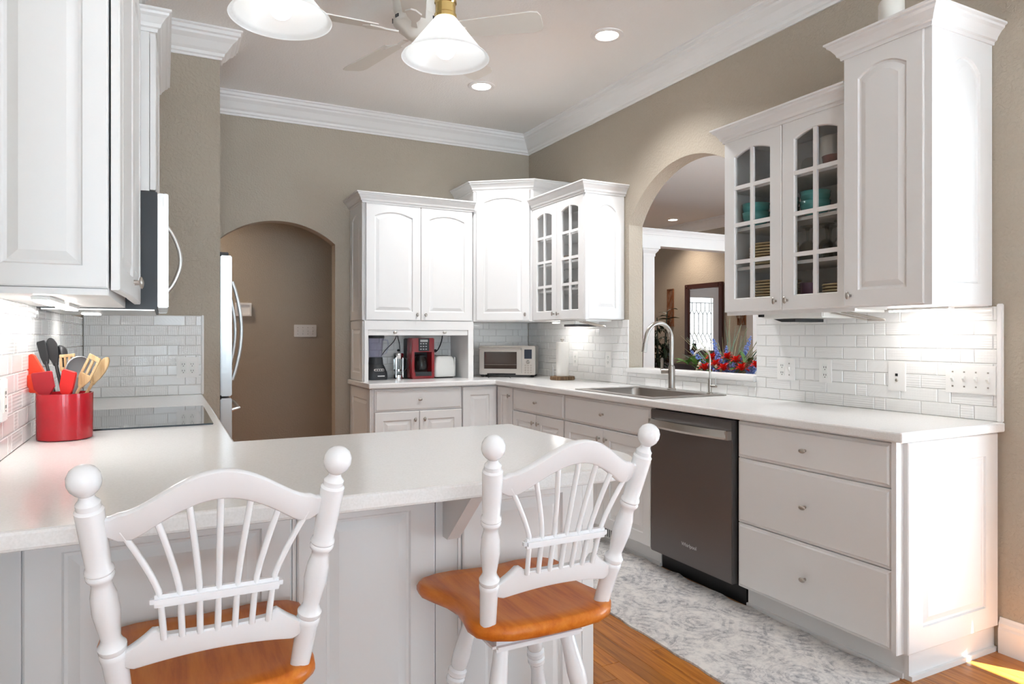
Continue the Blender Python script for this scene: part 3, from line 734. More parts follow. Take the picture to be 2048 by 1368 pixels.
    for k0, k1, f in (((-1, -1), (1, -1), .62), ((-1, 1), (1, 1), .62), ((-1, -1), (-1, 1), .52), ((1, -1), (1, 1), .52)):
        obj('stretcher', B().turned(lp(k0, f), lp(k1, f), [(0, .009), (.15, .011), (.4, .014), (.5, .0155), (.6, .014), (.85, .011), (1, .009)], 12), 'stool_white', t, smooth=40)
    return t
stool(.802, 1.390, 'white spindle-back stool with oak seat, the one beside the grey rug')
stool(.087, 1.394, 'white spindle-back stool with oak seat, the one nearer the red utensil crock')

# rug
rgx, rx0, rx1, ry0, ry1 = [], 1.795, 2.402, 1.575, 4.25
b = B(); nx, ny = 8, 60
for j in range(ny+1):
    for i in range(nx+1):
        yy = ry0+(ry1-ry0)*j/ny; wob = .006*math.sin(yy*23)+.004*math.sin(yy*41+1)
        xx = rx0+(rx1-rx0-.006)*i/nx+(wob*.6 if i in (0, nx) else 0)
        zz = .009+(max(0, wob) if i == nx else 0)*.8
        b.v.append((xx, yy, zz))
m0 = len(b.v); b.v += [(p[0], p[1], .0005) for p in b.v]
for j in range(ny):
    for i in range(nx):
        a = j*(nx+1)+i; b.f += [(a, a+1, a+nx+2, a+nx+1), (m0+a, m0+a+nx+1, m0+a+nx+2, m0+a+1)]
for j in range(ny):
    for i in (0, nx):
        a = j*(nx+1)+i; b.f.append((a, a+nx+1, m0+a+nx+1, m0+a))
for i in range(nx):
    for j in (0, ny):
        a = j*(nx+1)+i; b.f.append((a, m0+a, m0+a+1, a+1))
one('runner_rug', b, 'rug', 'pale grey distressed runner rug in front of the dishwasher', 'rug', (2.1, 2.9, 0))

# ------------------------------------------------------------------ ceiling fixtures
def recessed(x, y, label, watts=56, col=(.96, .98, 1)):
    t = thing('recessed_light', label, 'light', (x, y, ZC), 'recessed ceiling lights')
    obj('trim_ring', B().rings([[(x+r*math.cos(2*math.pi*i/32), y+r*math.sin(2*math.pi*i/32), z) for i in range(32)] for r, z in ((.098, ZC), (.098, ZC-.004), (.088, ZC-.009), (.068, ZC-.006), (.066, ZC-.002))], False, False), 'trim_white', t, smooth=40)
    obj('lens', B().lathe([(.0665, ZC-.0035), (.066, ZC-.002)], 32, (x, y, 0)), 'lamp_disc', t)
    l = bpy.data.lights.new('recessed_glow', 'SPOT'); l.energy = watts; l.spot_size = R(125); l.spot_blend = .8; l.color = col; l.shadow_soft_size = .06
    lo = bpy.data.objects.new('lamp', l); C.objects.link(lo); lo.parent = t; lo.location = (0, 0, -.02)
recessed(2.36, 3.373, 'lit recessed ceiling light above the dishwasher side of the aisle')
recessed(2.036, 4.47, 'lit recessed ceiling light by the far corner cabinets')
recessed(7.0, 8.25, 'small lit recessed ceiling light in the far room', 56, (1, .84, .70))
recessed(-.2, 6.05, 'recessed ceiling light in the hallway behind the arch', 56, (1, .78, .58))

def pendant(x, y, zr, label):
    t = thing('pendant_light', label, 'light', (x, y, ZC), 'brass pendant lights over the peninsula')
    rg = []; seg = 72
    for r, z in ((.129, zr), (.127, zr+.004), (.118, zr+.006), (.112, zr+.014), (.036, zr+.112), (.030, zr+.120)):
        rg.append([(x+(r*(1+(.012 if k % 2 and .04 < r < .125 else 0)))*math.cos(2*math.pi*k/seg), y+(r*(1+(.012 if k % 2 and .04 < r < .125 else 0)))*math.sin(2*math.pi*k/seg), z) for k in range(seg)])
    obj('shade', B().rings(rg, False, False), 'frosted_shade', t, smooth=60)
    obj('socket', B().lathe([(.031, zr+.116), (.033, zr+.118), (.033, zr+.128), (.030, zr+.132), (.030, zr+.158), (.033, zr+.162), (.033, zr+.168), (.030, zr+.172), (.030, zr+.20), (.022, zr+.215), (.008, zr+.225)], 24, (x, y, 0)), 'brass', t, smooth=35)
    obj('rod', B().tube([(x, y, zr+.22), (x, y, ZC-.02)], .005, 8), 'brass', t)
    obj('canopy', B().lathe([(.06, ZC), (.06, ZC-.008), (.04, ZC-.022), (.008, ZC-.028)], 24, (x, y, 0)), 'brass', t, smooth=40)
    obj('bulb', B().sphere((x, y, zr+.030), .031, 18, 12).lathe([(.016, zr+.055), (.014, zr+.118)], 12, (x, y, 0)), 'bulb', t, smooth=60)
pendant(.742, 1.885, 2.075, 'conical frosted glass pendant with brass neck in front of the ceiling fan')
pendant(.272, 1.855, 2.080, 'conical frosted glass pendant near the upper cabinets on the tiled wall side')
pendant(.300, 2.350, 2.385, 'conical frosted glass pendant hung higher, mostly hidden behind its neighbour')

fx, fy, fz = 1.13, 3.28, 2.78
t = thing('ceiling_fan', 'off-white five-blade hugger ceiling fan', 'fan', (fx, fy, ZC))
obj('housing', B().lathe([(.135, ZC), (.135, ZC-.015), (.118, ZC-.06), (.112, ZC-.16), (.10, ZC-.195)], 32, (fx, fy, 0)), 'fan_white', t, smooth=40)
obj('motor', B().lathe([(.10, ZC-.195), (.112, ZC-.21), (.112, ZC-.235), (.09, ZC-.262), (.06, ZC-.285), (.045, ZC-.30), (.02, ZC-.31)], 32, (fx, fy, 0)), 'fan_white', t, smooth=40)
for k in range(10):
    a_ = 2*math.pi*k/10; obj('vent', B().box(-.012, .012, -.004, .004, -.007, .007).xf(Matrix.Translation((fx+.1125*math.sin(a_), fy-.1125*math.cos(a_), ZC-.222)) @ Matrix.Rotation(a_, 4, 'Z')), 'dark_grey', t)
for k in range(5):
    a_ = R(-39+72*k); mt = Matrix.Translation((fx, fy, fz)) @ Matrix.Rotation(a_, 4, 'Z') @ Matrix.Rotation(R(-13), 4, 'X')
    out = [(.20, -.056), (.60, -.074), (.632, -.066), (.645, -.04), (.645, .04), (.632, .066), (.60, .074), (.20, .056)]
    bl = obj('blade', B().prism(out, -.003, .003).xf(mt), 'fan_white', t)
    arm = [(.09, -.016), (.15, -.012), (.185, -.03), (.235, -.04), (.265, -.012), (.265, .012), (.235, .04), (.185, .03), (.15, .012), (.09, .016)]
    obj('blade_arm', B().prism(arm, -.011, -.0035).xf(mt), 'fan_white', t)

# ------------------------------------------------------------------ sink and taps
t = thing('sink', 'stainless steel drop-in single bowl sink with a raised rim', 'sink', (2.6, 3.33, CT-.2))
rx = [2.352, sx0+.012, sx1-.012, 2.885]; ry = [2.935, sy0+.012, sy1-.012, 3.718]
obj('rim', slab(rx, ry, lambda i, j: not (i == 1 and j == 1), CT+.0005, CT+.006), 'sink_steel', t, bevel=.002)
def rr(x0, x1, y0, y1, r, z):
    o = []
    for cx, cy, a0 in ((x1-r, y0+r, -90), (x1-r, y1-r, 0), (x0+r, y1-r, 90), (x0+r, y0+r, 180)):
        o += [(cx+r*math.cos(R(a0+k*22.5)), cy+r*math.sin(R(a0+k*22.5)), z) for k in range(5)]
    return o
obj('bowl', B().rings([rr(rx[1]-.004, rx[2]+.004, ry[1]-.004, ry[2]+.004, .045, CT+.004), rr(rx[1], rx[2], ry[1], ry[2], .05, CT-.02), rr(rx[1]+.01, rx[2]-.01, ry[1]+.01, ry[2]-.01, .05, CT-.175), rr(rx[1]+.04, rx[2]-.04, ry[1]+.04, ry[2]-.04, .04, CT-.195)], False, True), 'sink_steel', t, smooth=50)
FXc, FYc = 2.845, 3.365; z0 = CT+.006
t = thing('faucet', 'brushed nickel gooseneck kitchen faucet with side lever', 'faucet', (FXc, FYc, z0))
pts = [(FXc, FYc, z0+.15), (FXc, FYc, 1.225)] + [(FXc-.10+.10*math.cos(R(a_)), FYc, 1.237+.10*math.sin(R(a_))) for a_ in range(0, 166, 11)]
e = pts[-1]; pts += [(e[0]-.012, FYc, e[2]-.05)]
obj('spout', B().tube(pts, .0135, 14), 'nickel', t, smooth=60)
obj('spray_head', B().tube([pts[-1], (e[0]-.020, FYc, e[2]-.105)], [.0145, .0165], 14), 'nickel', t, smooth=60)
obj('body', B().lathe([(.028, 0), (.028, .006), (.021, .010), (.021, .14), (.018, .15), (.0135, .152)], 20, (FXc, FYc, z0)), 'nickel', t, smooth=40)
obj('lever', B().turned((FXc-.012, FYc+.016, z0+.115), (FXc-.04, FYc+.05, z0+.115), [(0, .016), (1, .017)], 14).cbox(FXc-.049, FYc*0+FXc-.031, FYc+.038, FYc+.052, z0+.115, z0+.20, .004), 'nickel', t, smooth=40)
SXc, SYc = 2.848, 3.03
t = thing('water_tap', 'slim nickel filtered-water tap beside the sink', 'faucet', (SXc, SYc, z0))
pts = [(SXc, SYc, z0+.08), (SXc, SYc, 1.12)] + [(SXc-.062+.062*math.cos(R(a_)), SYc, 1.125+.055*math.sin(R(a_))) for a_ in range(0, 161, 16)]
obj('spout', B().tube(pts, .0055, 10), 'nickel', t, smooth=60)
obj('body', B().lathe([(.02, 0), (.02, .004), (.011, .008), (.011, .085), (.006, .088)], 16, (SXc, SYc, z0)), 'nickel', t, smooth=40)
obj('lever', B().turned((SXc, SYc-.008, z0+.045), (SXc, SYc-.052, z0+.045), [(0, .007), (.5, .008), (.6, .006), (1, .007)], 10).tube([(SXc, SYc-.045, z0+.045), (SXc, SYc-.046, z0+.10)], .0018, 6), 'nickel', t, smooth=40)

# ------------------------------------------------------------------ wall plates
def plate(label, loc, rz, w, h, kinds):
    """own frame: x right, z up, front -y; centred"""
    t = thing('wall_plate', label, 'wall plate', loc); t.rotation_euler = (0, 0, rz)
    obj('cover', B().cbox(-w/2, w/2, -.007, 0, -h/2, h/2, .003), 'plate_white', t, True)
    n = len(kinds)
    for i, k in enumerate(kinds):
        x = (i-(n-1)/2)*.046
        if k == 'switch':
            obj('toggle', B().rings([[(x-.005, -.007, -.012), (x+.005, -.007, -.012), (x+.005, -.007, .012), (x-.005, -.007, .012)], [(x-.004, -.019, .003), (x+.004, -.019, .003), (x+.004, -.017, .013), (x-.004, -.017, .013)]]), 'white_plastic', t, True)
            for s in (-1, 1): obj('screw', B().box(x-.003, x+.003, -.0085, -.007, s*.030-.003, s*.030+.003), 'nickel', t, True)
        elif k == 'outlet':
            obj('receptacle', B().cbox(x-.017, x+.017, -.0085, -.006, -.034, .034, .001), 'white_plastic', t, True)
            for s in (-.019, .019):
                for q in (-.006, .006): obj('slot', B().box(x+q-.0012, x+q+.0012, -.0092, -.008, s-.004, s+.005), 'black', t, True)
                obj('slot', B().box(x-.0022, x+.0022, -.0092, -.008, s-.013, s-.009), 'black', t, True)
        elif k == 'jack':
            obj('jack', B().box(x-.006, x+.006, -.0085, -.007, .0, .012), 'black', t, True); obj('jack', B().turned((x, -.006, -.018), (x, -.012, -.018), [(0, .008), (1, .005)], 10), 'nickel', t, True)
WX = XW-.010
plate('white switch and outlet plate on the tiles just right of the pass-through', (WX, 2.572, 1.081), D, .118, .118, ('outlet', 'switch'))
plate('white outlet with dark slots on the tiles below the glass-door cabinet', (WX, 2.329, 1.081), D, .075, .118, ('outlet',))
plate('white jack plate with a black socket on the tiles below the tall cabinet', (WX, 1.955, 1.075), D, .085, .135, ('jack',))
plate('white four-switch plate at the end of the tiled backsplash', (WX, 1.640, 1.077), D, .200, .118, ('switch',)*4)
plate('white outlet on the tiles behind the paper towel roll', (WX, 4.655, 1.075), D, .072, .118, ('outlet',))
plate('white outlet on the tiles left of the gooseneck faucet', (WX, 4.20, 1.082), D, .072, .118, ('outlet',))
plate('white double outlet plate on the tiled pillar above the hob', (.126, YP-.010, 1.074), 0, .118, .120, ('outlet', 'outlet'))
plate('white outlet on the tiled wall behind the utensil crock', (XL+.010, 2.30, 1.08), R(90), .075, .118, ('outlet',))
plate('white four-switch plate on the brown hall wall', (1.196, 6.65, 1.308), 0, .207, .115, ('switch',)*4)
plate('white outlet inside the appliance garage above the toaster', (2.045, YB-.010, 1.115), 0, .072, .115, ('outlet',))
t = thing('wall_frame', 'small white framed panel on the hall wall beside the refrigerator', 'frame', (.64, 6.65, 1.5))
obj('frame', slab([.575, .59, .70, .715], [1.44, 1.456, 1.544, 1.56], lambda i, j: not (i == 1 and j == 1), 6.625, 6.65, axis='y'), 'trim_white', t)
obj('panel', B().box(.59, .70, 6.635, 6.65, 1.456, 1.544), 'plate_white', t)

# ------------------------------------------------------------------ refrigerator
t = thing('refrigerator', 'stainless french-door refrigerator behind the pillar', 'refrigerator', (0, 5.0, 0))
obj('body', B().box(XL+.02, .305, 4.56, 5.43, .03, 1.74), 'charcoal', t)
for y0, y1, hy in ((4.555, 4.99, 4.93), (4.997, 5.432, 5.05)):
    o = obj('door', B().cbox(.312, .378, y0, y1, .885, 1.755, .006), 'fridge_steel', t)
    obj('handle', B().tube([(.378+(.008 if k in (0, 12) else .012+.05*math.sin(math.pi*k/12)), hy-.30*(1 if y0 < 4.8 else 0), .98+.62*k/12) for k in range(13)], .011, 8), 'fridge_steel', t, smooth=60)
obj('drawer', B().cbox(.312, .378, 4.555, 5.432, .07, .872, .006), 'fridge_steel', t)
obj('handle', B().tube([(.382, 4.64, .79), (.425, 4.65, .80), (.435, 4.99, .80), (.425, 5.34, .80), (.382, 5.35, .79)], .012, 8), 'fridge_steel', t, smooth=60)
obj('hinge_cover', B().cbox(.25, .36, 4.56, 4.64, 1.757, 1.775, .004), 'dark_grey', t)
obj('feet', B().box(-.3, .2, 4.6, 5.4, 0, .03), 'black', t)

# ------------------------------------------------------------------ utensil crock
RV, FV = Vector((.8906, -.4548, 0)), Vector((.4548, .8906, 0))
kx, ky = -.292, 2.70; K = Vector((kx, ky, CT))
one('utensil_crock', B().lathe([(.074, CT+.0005), (.080, CT+.004), (.0815, CT+.15), (.0815, CT+.153), (.077, CT+.153), (.076, CT+.012), (.03, CT+.010)], 40, (kx, ky, 0)), 'red_glaze', 'red speckled oval ceramic utensil crock on the counter', 'crock', (kx, ky, CT), smooth=40)
def utensil(name, label, m, base, top, w, h, shape, thick=.006, slots=0, mh=None, tilt=0.0):
    """base/top (lateral, depth, height above counter): head centre line ends at top"""
    P0 = K+RV*base[0]+FV*base[1]+Vector((0, 0, base[2])); P1 = K+RV*top[0]+FV*top[1]+Vector((0, 0, top[2]))
    ax = (P1-P0).normalized(); fw = (FV*math.cos(tilt)+RV*math.sin(tilt)); sd_ = fw.cross(ax).normalized()*-1; nm = sd_.cross(ax).normalized()
    H0 = P1-ax*h
    t = thing(name, label, 'utensil', P0, 'utensils in the red crock')
    obj('handle', B().tube([P0, P0+(H0-P0)*.5, H0+ax*.01], [.0055, .006, .005], 8), mh or m, t, smooth=60)
    mt = Matrix((( sd_.x, ax.x, nm.x, H0.x), (sd_.y, ax.y, nm.y, H0.y), (sd_.z, ax.z, nm.z, H0.z), (0, 0, 0, 1)))
    if shape == 'ladle':
        rg = []
        for k in range(9):
            a_ = math.pi/2*k/8; rg.append([(w/2*math.cos(a_)*math.cos(2*math.pi*i/20), h*.5+w/2*1.15*math.cos(a_)*math.sin(2*math.pi*i/20), w*.42*math.sin(a_)+.0) for i in range(20)])
        inner = [[(p[0]*.94, (p[1]-h*.5)*.94+h*.5, p[2]*.92-.002) for p in r] for r in rg]
        obj('bowl', B().rings(list(reversed(inner))+rg, False, False).xf(mt), m, t, smooth=60)
    else:
        if shape == 'spatula': out = [(-.008, 0), (-w*.36, h*.12), (-w*.47, h*.35), (-w*.5, h*.9), (-w*.44, h*.98), (w*.40, h), (w*.5, h*.93), (w*.48, h*.35), (w*.36, h*.12), (.008, 0)]
        elif shape == 'turner': out = [(-.008, 0), (-w*.42, h*.30), (-w*.5, h*.38), (-w*.5, h*.95), (-w*.46, h), (w*.46, h), (w*.5, h*.95), (w*.5, h*.38), (w*.42, h*.30), (.008, 0)]
        else: out = [(-.007, 0), (-w*.3, h*.2)] + [(w/2*math.cos(a_)*-1, h*.55+h*.45*math.sin(a_)) for a_ in [R(q) for q in (-40, 0, 30, 55, 75, 90, 105, 125, 150, 180, 220)]] + [(w*.3, h*.2), (.007, 0)]
        if slots:
            b = B(); sw = w/(2*slots+1)
            b.prism([(-w/2, h*.3), (-w/2, h*.42), (w/2, h*.42), (w/2, h*.3), (.007, 0), (-.007, 0)], -thick/2, thick/2)
            for k in range(slots+1): b.box(-w/2+2*k*sw, -w/2+(2*k+1)*sw, h*.42, h*.86, -thick/2, thick/2)
            b.box(-w/2, w/2, h*.86, h, -thick/2, thick/2)
        else: b = B().prism(out, -thick/2, thick/2)
        obj('head', b.xf(mt), m, t, bevel=.0015)
ut = utensil
ut('spatula', 'black nylon spatula standing at the back of the crock', 'nylon_black', (-.03, .04, .02), (-.133, .075, .325), .030, .085, 'spatula')
ut('turner', 'black nylon turner with a rounded tip in the crock', 'nylon_black', (-.01, .05, .02), (-.105, .080, .335), .042, .10, 'spoon')
ut('ladle', 'black nylon ladle at the back of the crock', 'nylon_black', (0, .05, .02), (-.068, .070, .315), .052, .07, 'ladle', tilt=.9)
ut('spatula', 'broad bright orange-red silicone spatula leaning out of the crock', 'silicone_orange', (.02, -.01, .02), (-.125, -.03, .265), .090, .125, 'spatula', .010)
ut('spoon', 'small orange silicone spoon in front of the broad spatula', 'silicone_orange', (.0, -.03, .02), (-.082, -.055, .215), .040, .062, 'spoon', .008)
ut('spatula', 'dark red silicone spatula with square tip in the crock', 'silicone_dark_red', (-.01, -.04, .02), (-.036, -.062, .225), .066, .085, 'turner', .009)
ut('spatula', 'bright red silicone spatula leaning towards the wooden spoons', 'silicone_red', (.0, -.035, .02), (.052, -.055, .230), .046, .085, 'spatula', .010)
ut('ladle', 'grey ladle with steel-look bowl in the middle of the crock', 'nylon_grey', (0, .01, .02), (.046, .012, .268), .078, .075, 'ladle', tilt=-.8)
ut('turner', 'pale slotted wooden turner behind the dark red spatula', 'spoon_wood', (0, .03, .02), (-.022, .045, .280), .052, .075, 'turner', .006, 3)
ut('wooden_spatula', 'slotted wooden spatula leaning out of the crock', 'spoon_wood', (-.02, -.01, .02), (.108, -.01, .275), .042, .115, 'turner', .006, 2)
ut('wooden_spoon', 'plain wooden spatula behind the slotted one', 'spoon_wood', (-.02, .02, .02), (.132, .02, .270), .036, .105, 'spoon', .007)

# ------------------------------------------------------------------ appliances in the garage
bx_, by_ = 1.500, 5.315
t = thing('blender', 'dark blender with a clear jar in the appliance garage', 'blender', (bx_, by_, CT))
def sq(r, z, k=.55): return [(bx_+r*math.copysign(abs(math.cos(2*math.pi*i/24))**k, math.cos(2*math.pi*i/24)), by_+r*math.copysign(abs(math.sin(2*math.pi*i/24))**k, math.sin(2*math.pi*i/24)), CT+z) for i in range(24)]
obj('base', B().rings([sq(.082, 0), sq(.084, .02), sq(.080, .06), sq(.066, .098), sq(.055, .118)]), 'charcoal', t, smooth=50)
obj('collar', B().rings([sq(.055, .118, .8), sq(.056, .125, .8), sq(.052, .175, .9)]), 'charcoal', t, smooth=50)
obj('button_strip', B().cbox(bx_-.035, bx_+.045, by_-.083, by_-.068, CT+.068, CT+.086, .004), 'steel', t)
for k in range(4): obj('button', B().cbox(bx_-.027+k*.018, bx_-.014+k*.018, by_-.087, by_-.080, CT+.072, CT+.082, .001), 'charcoal', t)
obj('badge', B().box(bx_-.008, bx_+.048, by_-.0855, by_-.083, CT+.026, CT+.033), 'white_plastic', t)
obj('jar', B().lathe([(.048, CT+.172), (.052, CT+.20), (.058, CT+.30), (.066, CT+.325), (.063, CT+.325), (.055, CT+.30), (.049, CT+.20), (.045, CT+.175)], 28, (bx_, by_, 0), False), 'jar_glass', t, smooth=50)
obj('jar_handle', B().tube([(bx_+.06, by_, CT+.315), (bx_+.095, by_, CT+.31), (bx_+.105, by_, CT+.27), (bx_+.085, by_, CT+.21), (bx_+.052, by_, CT+.195)], .007, 8), 'jar_glass', t, smooth=60)
obj('lid', B().lathe([(.066, CT+.3255), (.068, CT+.33), (.068, CT+.345), (.05, CT+.36)], 28, (bx_, by_, 0)), 'charcoal', t, smooth=40)
fpx, fpy = 1.690, 5.33
t = thing('french_press', 'chrome and glass french press coffee pot between blender and coffee maker', 'coffee press', (fpx, fpy, CT))
obj('glass', B().lathe([(.036, CT+.012), (.037, CT+.18), (.034, CT+.18), (.033, CT+.014)], 24, (fpx, fpy, 0), False), 'clear_glass', t, smooth=60)
obj('base', B().lathe([(.042, CT), (.042, CT+.012), (.039, CT+.03), (.0385, CT+.012)], 24, (fpx, fpy, 0)), 'chrome', t, smooth=40)
obj('collar', B().lathe([(.039, CT+.160), (.041, CT+.163), (.041, CT+.185), (.043, CT+.190), (.039, CT+.205), (.01, CT+.212)], 24, (fpx, fpy, 0)), 'chrome', t, smooth=40)
for k in range(4): a_ = R(45+90*k); obj('strut', B().box(fpx+.039*math.cos(a_)-.005, fpx+.039*math.cos(a_)+.005, fpy+.039*math.sin(a_)-.005, fpy+.039*math.sin(a_)+.005, CT+.01, CT+.17), 'chrome', t)
obj('plunger', B().lathe([(.026, CT+.06), (.026, CT+.075)], 16, (fpx, fpy, 0)).tube([(fpx, fpy, CT+.07), (fpx, fpy, CT+.222)], .003, 6), 'chrome', t)
obj('plunger_knob', B().sphere((fpx, fpy, CT+.228), .011), 'black', t, smooth=60)
obj('handle', B().tube([(fpx+.04, fpy-.01, CT+.17), (fpx+.062, fpy-.02, CT+.16), (fpx+.062, fpy-.02, CT+.08), (fpx+.04, fpy-.01, CT+.06)], .006, 8), 'black', t, smooth=60)
cx0, cx1, cy0, cy1 = 1.765, 1.955, 5.21, 5.44
t = thing('coffee_maker', 'red and black drip coffee maker with a glass carafe', 'coffee maker', (1.86, 5.32, CT))
obj('back_housing', B().cbox(cx0+.004, cx1-.004, 5.33, cy1, CT, CT+.325, .006), 'black', t)
obj('base', B().cbox(cx0, cx1, cy0, 5.335, CT, CT+.055, .006), 'red_plastic', t)
obj('drip_front', B().cbox(cx0+.028, cx1-.024, cy0-.003, cy0+.01, CT+.022, CT+.056, .002), 'charcoal', t)
obj('head', B().cbox(cx0, cx1, cy0, 5.335, CT+.215, CT+.328, .006), 'red_plastic', t)
for q in ((cx0, cx0+.022), (cx1-.022, cx1)): obj('pillar', B().box(q[0], q[1], cy0+.004, 5.34, CT+.05, CT+.22), 'red_plastic', t)
obj('control_panel', B().cbox(cx0+.055, cx1-.045, cy0-.003, cy0+.006, CT+.222, CT+.325, .002), 'charcoal', t)
obj('display', B().cbox(cx0+.068, cx1-.058, cy0-.005, cy0-.002, CT+.296, CT+.314, .001), 'text_grey', t)
for r_ in range(3):
    for k in range(3): obj('button', B().box(cx0+.067+k*.022, cx0+.080+k*.022, cy0-.0045, cy0-.0025, CT+.278-.022*r_, CT+.286-.022*r_), 'text_grey', t)
obj('carafe', B().lathe([(.040, CT+.058), (.056, CT+.075), (.060, CT+.105), (.052, CT+.15), (.040, CT+.175), (.036, CT+.175), (.048, CT+.15), (.056, CT+.105), (.052, CT+.078), (.036, CT+.062)], 28, (1.862, 5.275, 0), False), 'clear_glass', t, smooth=60)
obj('carafe_lid', B().lathe([(.041, CT+.176), (.041, CT+.188), (.02, CT+.195)], 24, (1.862, 5.275, 0)), 'black', t)
obj('carafe_handle', B().cbox(1.822, 1.838, 5.195, 5.222, CT+.075, CT+.18, .004).box(1.824, 1.838, 5.215, 5.25, CT+.165, CT+.178), 'black', t)
t = thing('toaster', 'plain white two-slice toaster beside the coffee maker', 'toaster', (2.06, 5.31, CT))
rg = []
for z, i in ((.010, .006), (.016, 0), (.10, .002), (.15, .010), (.17, .018), (.180, .030)): rg.append(rr(1.965+i, 2.150-i, 5.23+i*.6, 5.40-i*.6, .022, CT+z))
obj('body', B().rings(rg), 'white_plastic', t, smooth=50)
obj('end_cap', B().cbox(2.148, 2.160, 5.26, 5.37, CT+.012, CT+.165, .004), 'white_plastic', t)
obj('lever', B().cbox(2.158, 2.176, 5.30, 5.33, CT+.155, CT+.168, .003), 'white_plastic', t)
obj('dial', B().turned((2.158, 5.30, CT+.045), (2.170, 5.30, CT+.045), [(0, .011), (1, .009)], 12), 'white_plastic', t)
obj('base_foot', B().box(1.99, 2.13, 5.25, 5.38, CT, CT+.011), 'black', t)
for yy in (5.285, 5.335): obj('slot', B().box(1.995, 2.12, yy, yy+.022, CT+.1785, CT+.1815), 'charcoal', t)
def cord(pts, label, r=.0032):
    P = [Vector(p) for p in pts]; q = []
    for i in range(len(P)-1):
        p0, p1, p2, p3 = P[max(i-1, 0)], P[i], P[i+1], P[min(i+2, len(P)-1)]
        for k in range(6):
            s = k/6; q.append(.5*((2*p1)+(-p0+p2)*s+(2*p0-5*p1+4*p2-p3)*s*s+(-p0+3*p1-3*p2+p3)*s**3))
    q.append(P[-1]); return q
t = thing('power_cord', 'black power cord hanging from the garage to the toaster outlet', 'cord', (2.1, 5.44, 1.11))
obj('cable', B().tube(cord([(2.115, 5.44, 1.33), (2.112, 5.44, 1.25), (2.095, 5.435, 1.19), (2.070, 5.43, 1.145), (2.056, 5.425, 1.132)], ''), .0042, 8), 'black', t, smooth=60)
obj('plug', B().cbox(2.028, 2.058, 5.418, 5.452, 1.120, 1.146, .006), 'black', t)
one('power_cord', B().tube(cord([(1.712, 5.435, 1.33), (1.708, 5.435, 1.265), (1.68, 5.43, 1.21), (1.62, 5.43, 1.15), (1.575, 5.41, 1.10)], ''), .0032, 8), 'black', 'thin black cord drooping from the garage top towards the blender', 'cord', (1.65, 5.43, 1.1), smooth=60)
one('power_cord', B().tube(cord([(1.714, 5.44, 1.33), (1.718, 5.44, 1.26), (1.733, 5.44, 1.20), (1.742, 5.45, 1.12), (1.742, 5.45, .93)], ''), .0032, 8), 'black', 'thin black cord dropping behind the coffee maker', 'cord', (1.73, 5.44, .93), smooth=60)

# toaster oven (turned into the corner)
OV = Matrix.Translation((2.362, 5.235, CT)) @ Matrix.Rotation(R(-35.5), 4, 'Z')
ow, od, oh = .475, .262, .262
t = thing('toaster_oven', 'brushed steel toaster oven with a small screen set across the corner', 'toaster oven', (2.6, 5.2, CT))
def ov(name, b, m, smooth=False): return obj(name, b.xf(OV), m, t, smooth=smooth)
ov('body', B().cbox(0, ow, .006, od, .020, oh, .006), 'steel')
ov('door', slab([.006, .045, .322, .362], [.034, .07, .212, .244], lambda i, j: not (i == 1 and j == 1), -.014, .006, axis='y'), 'steel')
ov('window', B().box(.044, .323, -.006, .002, .069, .213), 'oven_glass')
ov('rack', B().tube([(.05, -.0065, .105), (.317, -.0065, .105)], .0012, 6), 'nickel')
ov('handle', B().tube([(.012, -.012, .236), (.012, -.042, .240), (.356, -.042, .240), (.356, -.012, .236)], .008, 10), 'steel', 50)
ov('control_panel', B().cbox(.366, ow-.002, -.012, .006, .022, oh-.004, .003), 'steel')
ov('screen', B().box(.385, .448, -.014, -.011, .155, .232), 'screen')
ov('dial', B().turned((.417, -.012, .128), (.417, -.030, .128), [(0, .016), (.8, .015), (1, .012)], 18), 'chrome', 40)
for r_ in range(4):
    for k in range(3): ov('button', B().turned((.394+k*.023, -.012, .100-.020*r_), (.394+k*.023, -.0155, .100-.020*r_), [(0, .008), (1, .0075)], 12), 'nickel')
ov('drip_tray', B().box(.07, .31, -.004, .01, .020, .032), 'black')
for x_ in (.012, ow-.042):
    for y_ in (.02, od-.05): ov('foot', B().cbox(x_, x_+.03, y_, y_+.03, 0, .021, .003), 'black')
one('trivet', B().tube([(2.43+.075*math.cos(R(a_)), 4.985-.05*math.cos(R(a_)), CT+.004+.022*math.sin(R(a_))) for a_ in range(0, 181, 15)], .003, 6), 'black', 'thin black wire loop handle lying before the toaster oven', 'wire handle', (2.43, 4.98, CT), smooth=60)

# paper towel
tx, ty = 2.80, 4.61
t = thing('paper_towel_holder', 'paper towel roll on a bark-edged wooden stand', 'towel holder', (tx, ty, CT))
obj('base', B().lathe([(.094, CT), (.099, CT+.004), (.097, CT+.026), (.090, CT+.028)], 36, (tx, ty, 0)), 'bark_wood', t, smooth=40)
obj('roll', B().lathe([(.048, CT+.029), (.050, CT+.031), (.050, CT+.293), (.048, CT+.296), (.018, CT+.296)], 32, (tx, ty, 0)), 'paper', t, smooth=40)
obj('finial', B().lathe([(.008, CT+.295), (.008, CT+.308), (.016, CT+.312), (.016, CT+.322), (.006, CT+.326)], 16, (tx, ty, 0)), 'nickel', t, smooth=40)
obj('side_rod', B().tube([(tx-.066, ty+.035, CT+.027), (tx-.066, ty+.035, CT+.10)], .0045, 8), 'nickel', t)

